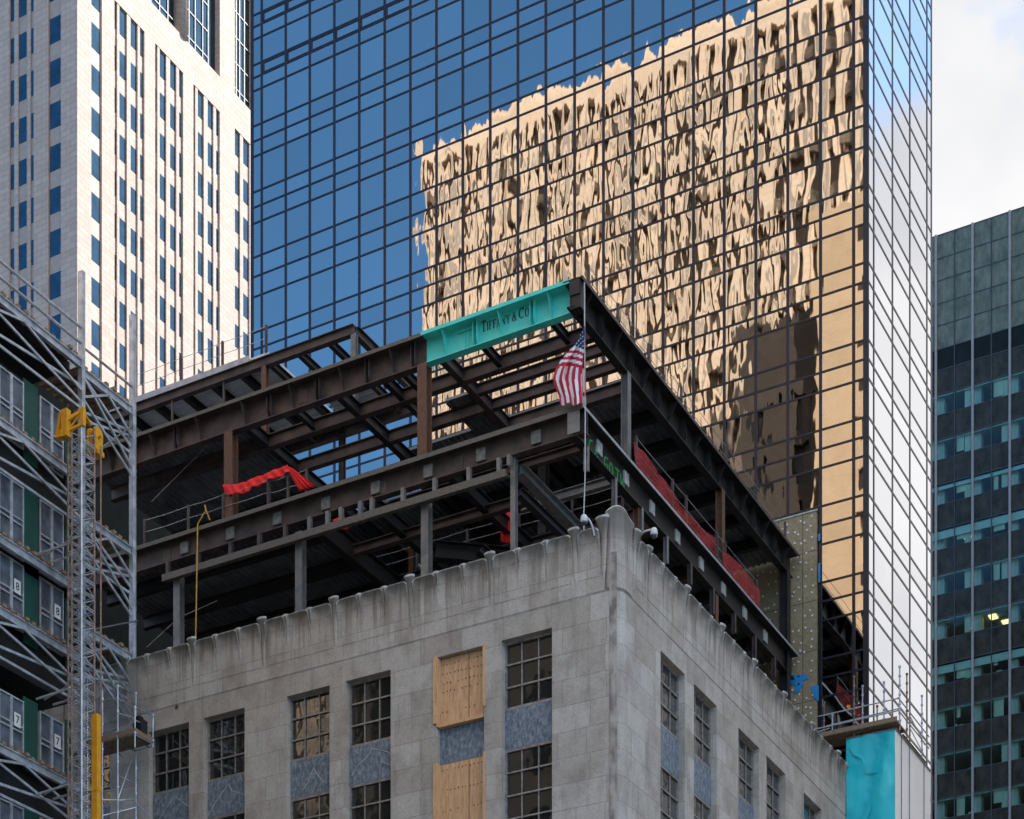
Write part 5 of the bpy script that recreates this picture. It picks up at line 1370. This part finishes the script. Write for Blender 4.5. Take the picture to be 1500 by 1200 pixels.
ws.part('turquoise_banner', bn, 'banner', smooth=True)
# loose tails of the banner
tl = MB()
for pts in (((1243, 1092), (1250, 1106), (1262, 1112), (1268, 1134), (1286, 1132), (1266, 1118), (1262, 1106)), ((1262, 1200), (1272, 1180), (1278, 1170), (1276, 1186), (1270, 1200))):
    tl.prism([pB(a, b, WY - .10) for a, b in pts][::-1], (0, .02, 0))
ws.part('banner_fold', tl, 'banner')
ws.part('white_sheeting', MB().box(WX - .02, WX, WY + .02, WYE, 10, WT), 'bannerwhite')
sm_ = MB()
for p in (1320, 1331.7, 1353): sm_.box(WX + .003, WX + .035, onX(p, WX) - .02, onX(p, WX) + .02, 10, WT)
sm_.box(WX + .002, WX + .05, WY - .0, WYE, WT - .05, WT + .02); sm_.box(WXL, WX, WY - .07, WY - .03, WT - .04, WT + .0)
ws.part('sheeting_strap', sm_, 'galv_dark')
ws.part('inner_tube', MB().box(WXL + .3, WX - .4, WY + .4, WYE - .2, 0, WT - .3), 'galv_dark')
dkz = WT + .28
dx0 = onY(1203, WY - .1)
dk = Thing('deck_scaffold', 'timber deck with tube guard rails and coupler posts on top of the wrapped scaffold', 'scaffold', (WX, WY, WT))
for k in range(5): dk.part('plank', MB().box(dx0, WX + .15, WY - .2 + k * .27, WY + .03 + k * .27, dkz - .07, dkz), 'timber')
dk.part('plank', MB().box(WX - .5, WX - .02, WY + 1.3, WYE - .5, dkz - .09, dkz - .03), 'timber')
dk.part('toe_board', MB().box(dx0, WX + .15, WY - .25, WY - .205, dkz - .05, dkz + .16), 'timber')
pp = []
for px, yt, Y in ((1207, 1028, WY), (1219.3, 1046, WY + .8), (1251, 990, WY), (1263.5, 1004, WY + .9), (1285, 1033, WY + .6), (1295, 998, WY + .9)):
    X = onY(px, Y); pp.append((X, Y, zat(yt, X, Y)))
for px, yt, X in ((1318, 975, WX + .1), (1328.5, 986, WX + .1), (1350.5, 1018, WX + .1)):
    Y = onX(px, X); pp.append((X, Y, zat(yt, X, Y)))
for x, y, z in pp:
    mb = MB().tube((x, y, dkz - .25), (x, y, z), .034, 7); q = z - .04
    while q > dkz + .1: mb.tube((x, y, q - .05), (x, y, q + .03), .06, 7); q -= .42
    dk.part('standard', mb, 'galv' if random.random() < .5 else 'rusttube')
A0, A1, A2 = pp[0], pp[2], (pp[6][0], pp[6][1])
for hgt_ in (.55, 1.1): 
    dk.part('ledger', MB().tube((A0[0] - .4, WY - .05, dkz + hgt_ - .1), (WX + .15, WY + .1, dkz + hgt_ + .0), .03, 6), 'galv'); dk.part('ledger', MB().tube((WX + .12, WY, dkz + hgt_), (WX + .12, WYE - .6, dkz + hgt_), .03, 6), 'galv')
    dk.part('ledger', MB().tube((A0[0] - .2, WY + .9, dkz + hgt_ - .2), (WX, WY + .9, dkz + hgt_ - .1), .03, 6), 'galv')
    dk.part('ledger', MB().tube((WX + .1, WYE - 1.2, dkz + hgt_ - .6), (WX + .5, WY + .6, dkz + hgt_ - .7), .025, 6), 'galv')
dk.part('ledger', MB().tube((A0[0] - 1.2, WY - .05, dkz + .2), (A0[0] + .3, WY - .05, dkz + .35), .03, 6), 'galv')
for y_, l in ((1145, .95), (1157, .6)):
    X, Y, Z = pB(1239, y_, WY + .3); dk.part('putlog', MB().tube((X - l, Y - .0, Z - .05), (X + .2, Y, Z), .035, 6), 'galv')
dk.part('orange_tag', MB().bar(pB(1241, 1034, WY), pB(1245, 1038, WY), .05, .12), 'yellow')

# ================================================================== LIGHT, SKY, CAMERA
w_ = bpy.data.worlds.new('World'); bpy.context.scene.world = w_; w_.use_nodes = True
nt = w_.node_tree; bg = nt.nodes['Background']
sun_dir = Vector((.80, .60, 0)).normalized(); EL_ = math.radians(45)
sky = nt.nodes.new('ShaderNodeTexSky'); sky.sky_type = 'NISHITA'; sky.sun_disc = False
sky.sun_elevation = EL_; az = math.atan2(sun_dir.x, sun_dir.y); sky.sun_rotation = az
sky.air_density = 1.0; sky.dust_density = .6; sky.ozone_density = 2.0
tc = nt.nodes.new('ShaderNodeTexCoord'); sx = nt.nodes.new('ShaderNodeSeparateXYZ'); L(nt, tc.outputs['Generated'], sx.inputs[0])
cn = nt.nodes.new('ShaderNodeTexNoise'); L(nt, comb(nt, math_(nt, 'MULTIPLY', sx.outputs[0], 1.0), math_(nt, 'MULTIPLY', sx.outputs[1], 1.0), math_(nt, 'MULTIPLY', sx.outputs[2], 2.2)), cn.inputs['Vector'])
cn.inputs['Scale'].default_value = 3.6; cn.inputs['Detail'].default_value = 7; cn.inputs['Roughness'].default_value = .55
# cloud bank over the far end of the avenue (+Y), thinning upward
hole = math_(nt, 'MULTIPLY', math_(nt, 'MULTIPLY', math_(nt, 'MAXIMUM', sx.outputs[0], 0.0), math_(nt, 'MAXIMUM', math_(nt, 'SUBTRACT', sx.outputs[2], .45), 0.0)), -5.0)
hole = math_(nt, 'ADD', hole, math_(nt, 'MULTIPLY', math_(nt, 'MAXIMUM', math_(nt, 'SUBTRACT', sx.outputs[0], .44), 0.0), -14.0))
bank = math_(nt, 'ADD', math_(nt, 'MULTIPLY', sx.outputs[1], 1.25), math_(nt, 'MULTIPLY', sx.outputs[2], -.55))
cm2 = math_(nt, 'ADD', cn.outputs[0], math_(nt, 'MULTIPLY', math_(nt, 'ADD', bank, hole), .50))
cm2 = math_(nt, 'ADD', cm2, math_(nt, 'MULTIPLY', math_(nt, 'MAXIMUM', math_(nt, 'MULTIPLY', sx.outputs[0], -1.0), 0.0), math_(nt, 'MULTIPLY', math_(nt, 'MAXIMUM', sx.outputs[1], 0.0), .8)))
mask = math_(nt, 'MAXIMUM', ramp(nt, cm2, [(.60, 0.0), (.74, 1.0)]), math_(nt, 'MULTIPLY', sx.outputs[1], .55, True))
# unseen cloud overhead and behind the right shoulder, added to lift ambient light
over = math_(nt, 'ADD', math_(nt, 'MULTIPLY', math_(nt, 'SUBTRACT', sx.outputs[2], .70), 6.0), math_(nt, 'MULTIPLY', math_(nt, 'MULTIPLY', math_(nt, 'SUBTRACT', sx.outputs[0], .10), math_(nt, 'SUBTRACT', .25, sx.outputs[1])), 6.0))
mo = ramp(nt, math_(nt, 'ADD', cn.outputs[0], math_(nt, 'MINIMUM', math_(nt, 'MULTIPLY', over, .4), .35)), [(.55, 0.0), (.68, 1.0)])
cl2 = noise(nt, comb(nt, sx.outputs[0], sx.outputs[1], sx.outputs[2]), 5.0, 5)
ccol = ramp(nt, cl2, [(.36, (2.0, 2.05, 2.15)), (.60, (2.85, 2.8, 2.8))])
deep = mixc(nt, 1.0, sky.outputs[0], (.40, .71, .90), 'MULTIPLY')
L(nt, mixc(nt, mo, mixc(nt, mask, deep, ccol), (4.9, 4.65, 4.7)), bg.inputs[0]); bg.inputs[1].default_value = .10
sl = bpy.data.lights.new('sun', 'SUN'); sl.energy = 2.55; sl.angle = math.radians(.5); sl.color = (1, .93, .82)
so = bpy.data.objects.new('sun', sl); C.objects.link(so)
d = Vector((sun_dir.x * math.cos(EL_), sun_dir.y * math.cos(EL_), math.sin(EL_)))
so.rotation_euler = (-d).to_track_quat('-Z', 'Y').to_euler(); so.location = (20, 20, 160)

cam = bpy.data.cameras.new('camera'); co = bpy.data.objects.new('camera', cam); C.objects.link(co)
co.location = (0, 0, EYE); co.rotation_euler = (math.pi / 2, 0, math.atan2(SN, CS))
cam.sensor_width = 36; cam.lens = 36 * F / 1500; cam.shift_x = 0; cam.shift_y = (HY - 600) / 1500
cam.clip_start = .5; cam.clip_end = 4000
S = bpy.context.scene; S.camera = co
S.render.resolution_x = 1024; S.render.resolution_y = 819
S.view_settings.view_transform = 'Standard'; S.view_settings.look = 'None'; S.view_settings.gamma = 1
S.view_settings.exposure = 1.93
S.cycles.max_bounces = 7; S.cycles.glossy_bounces = 4; S.cycles.transparent_max_bounces = 12
S.cycles.use_denoising = True
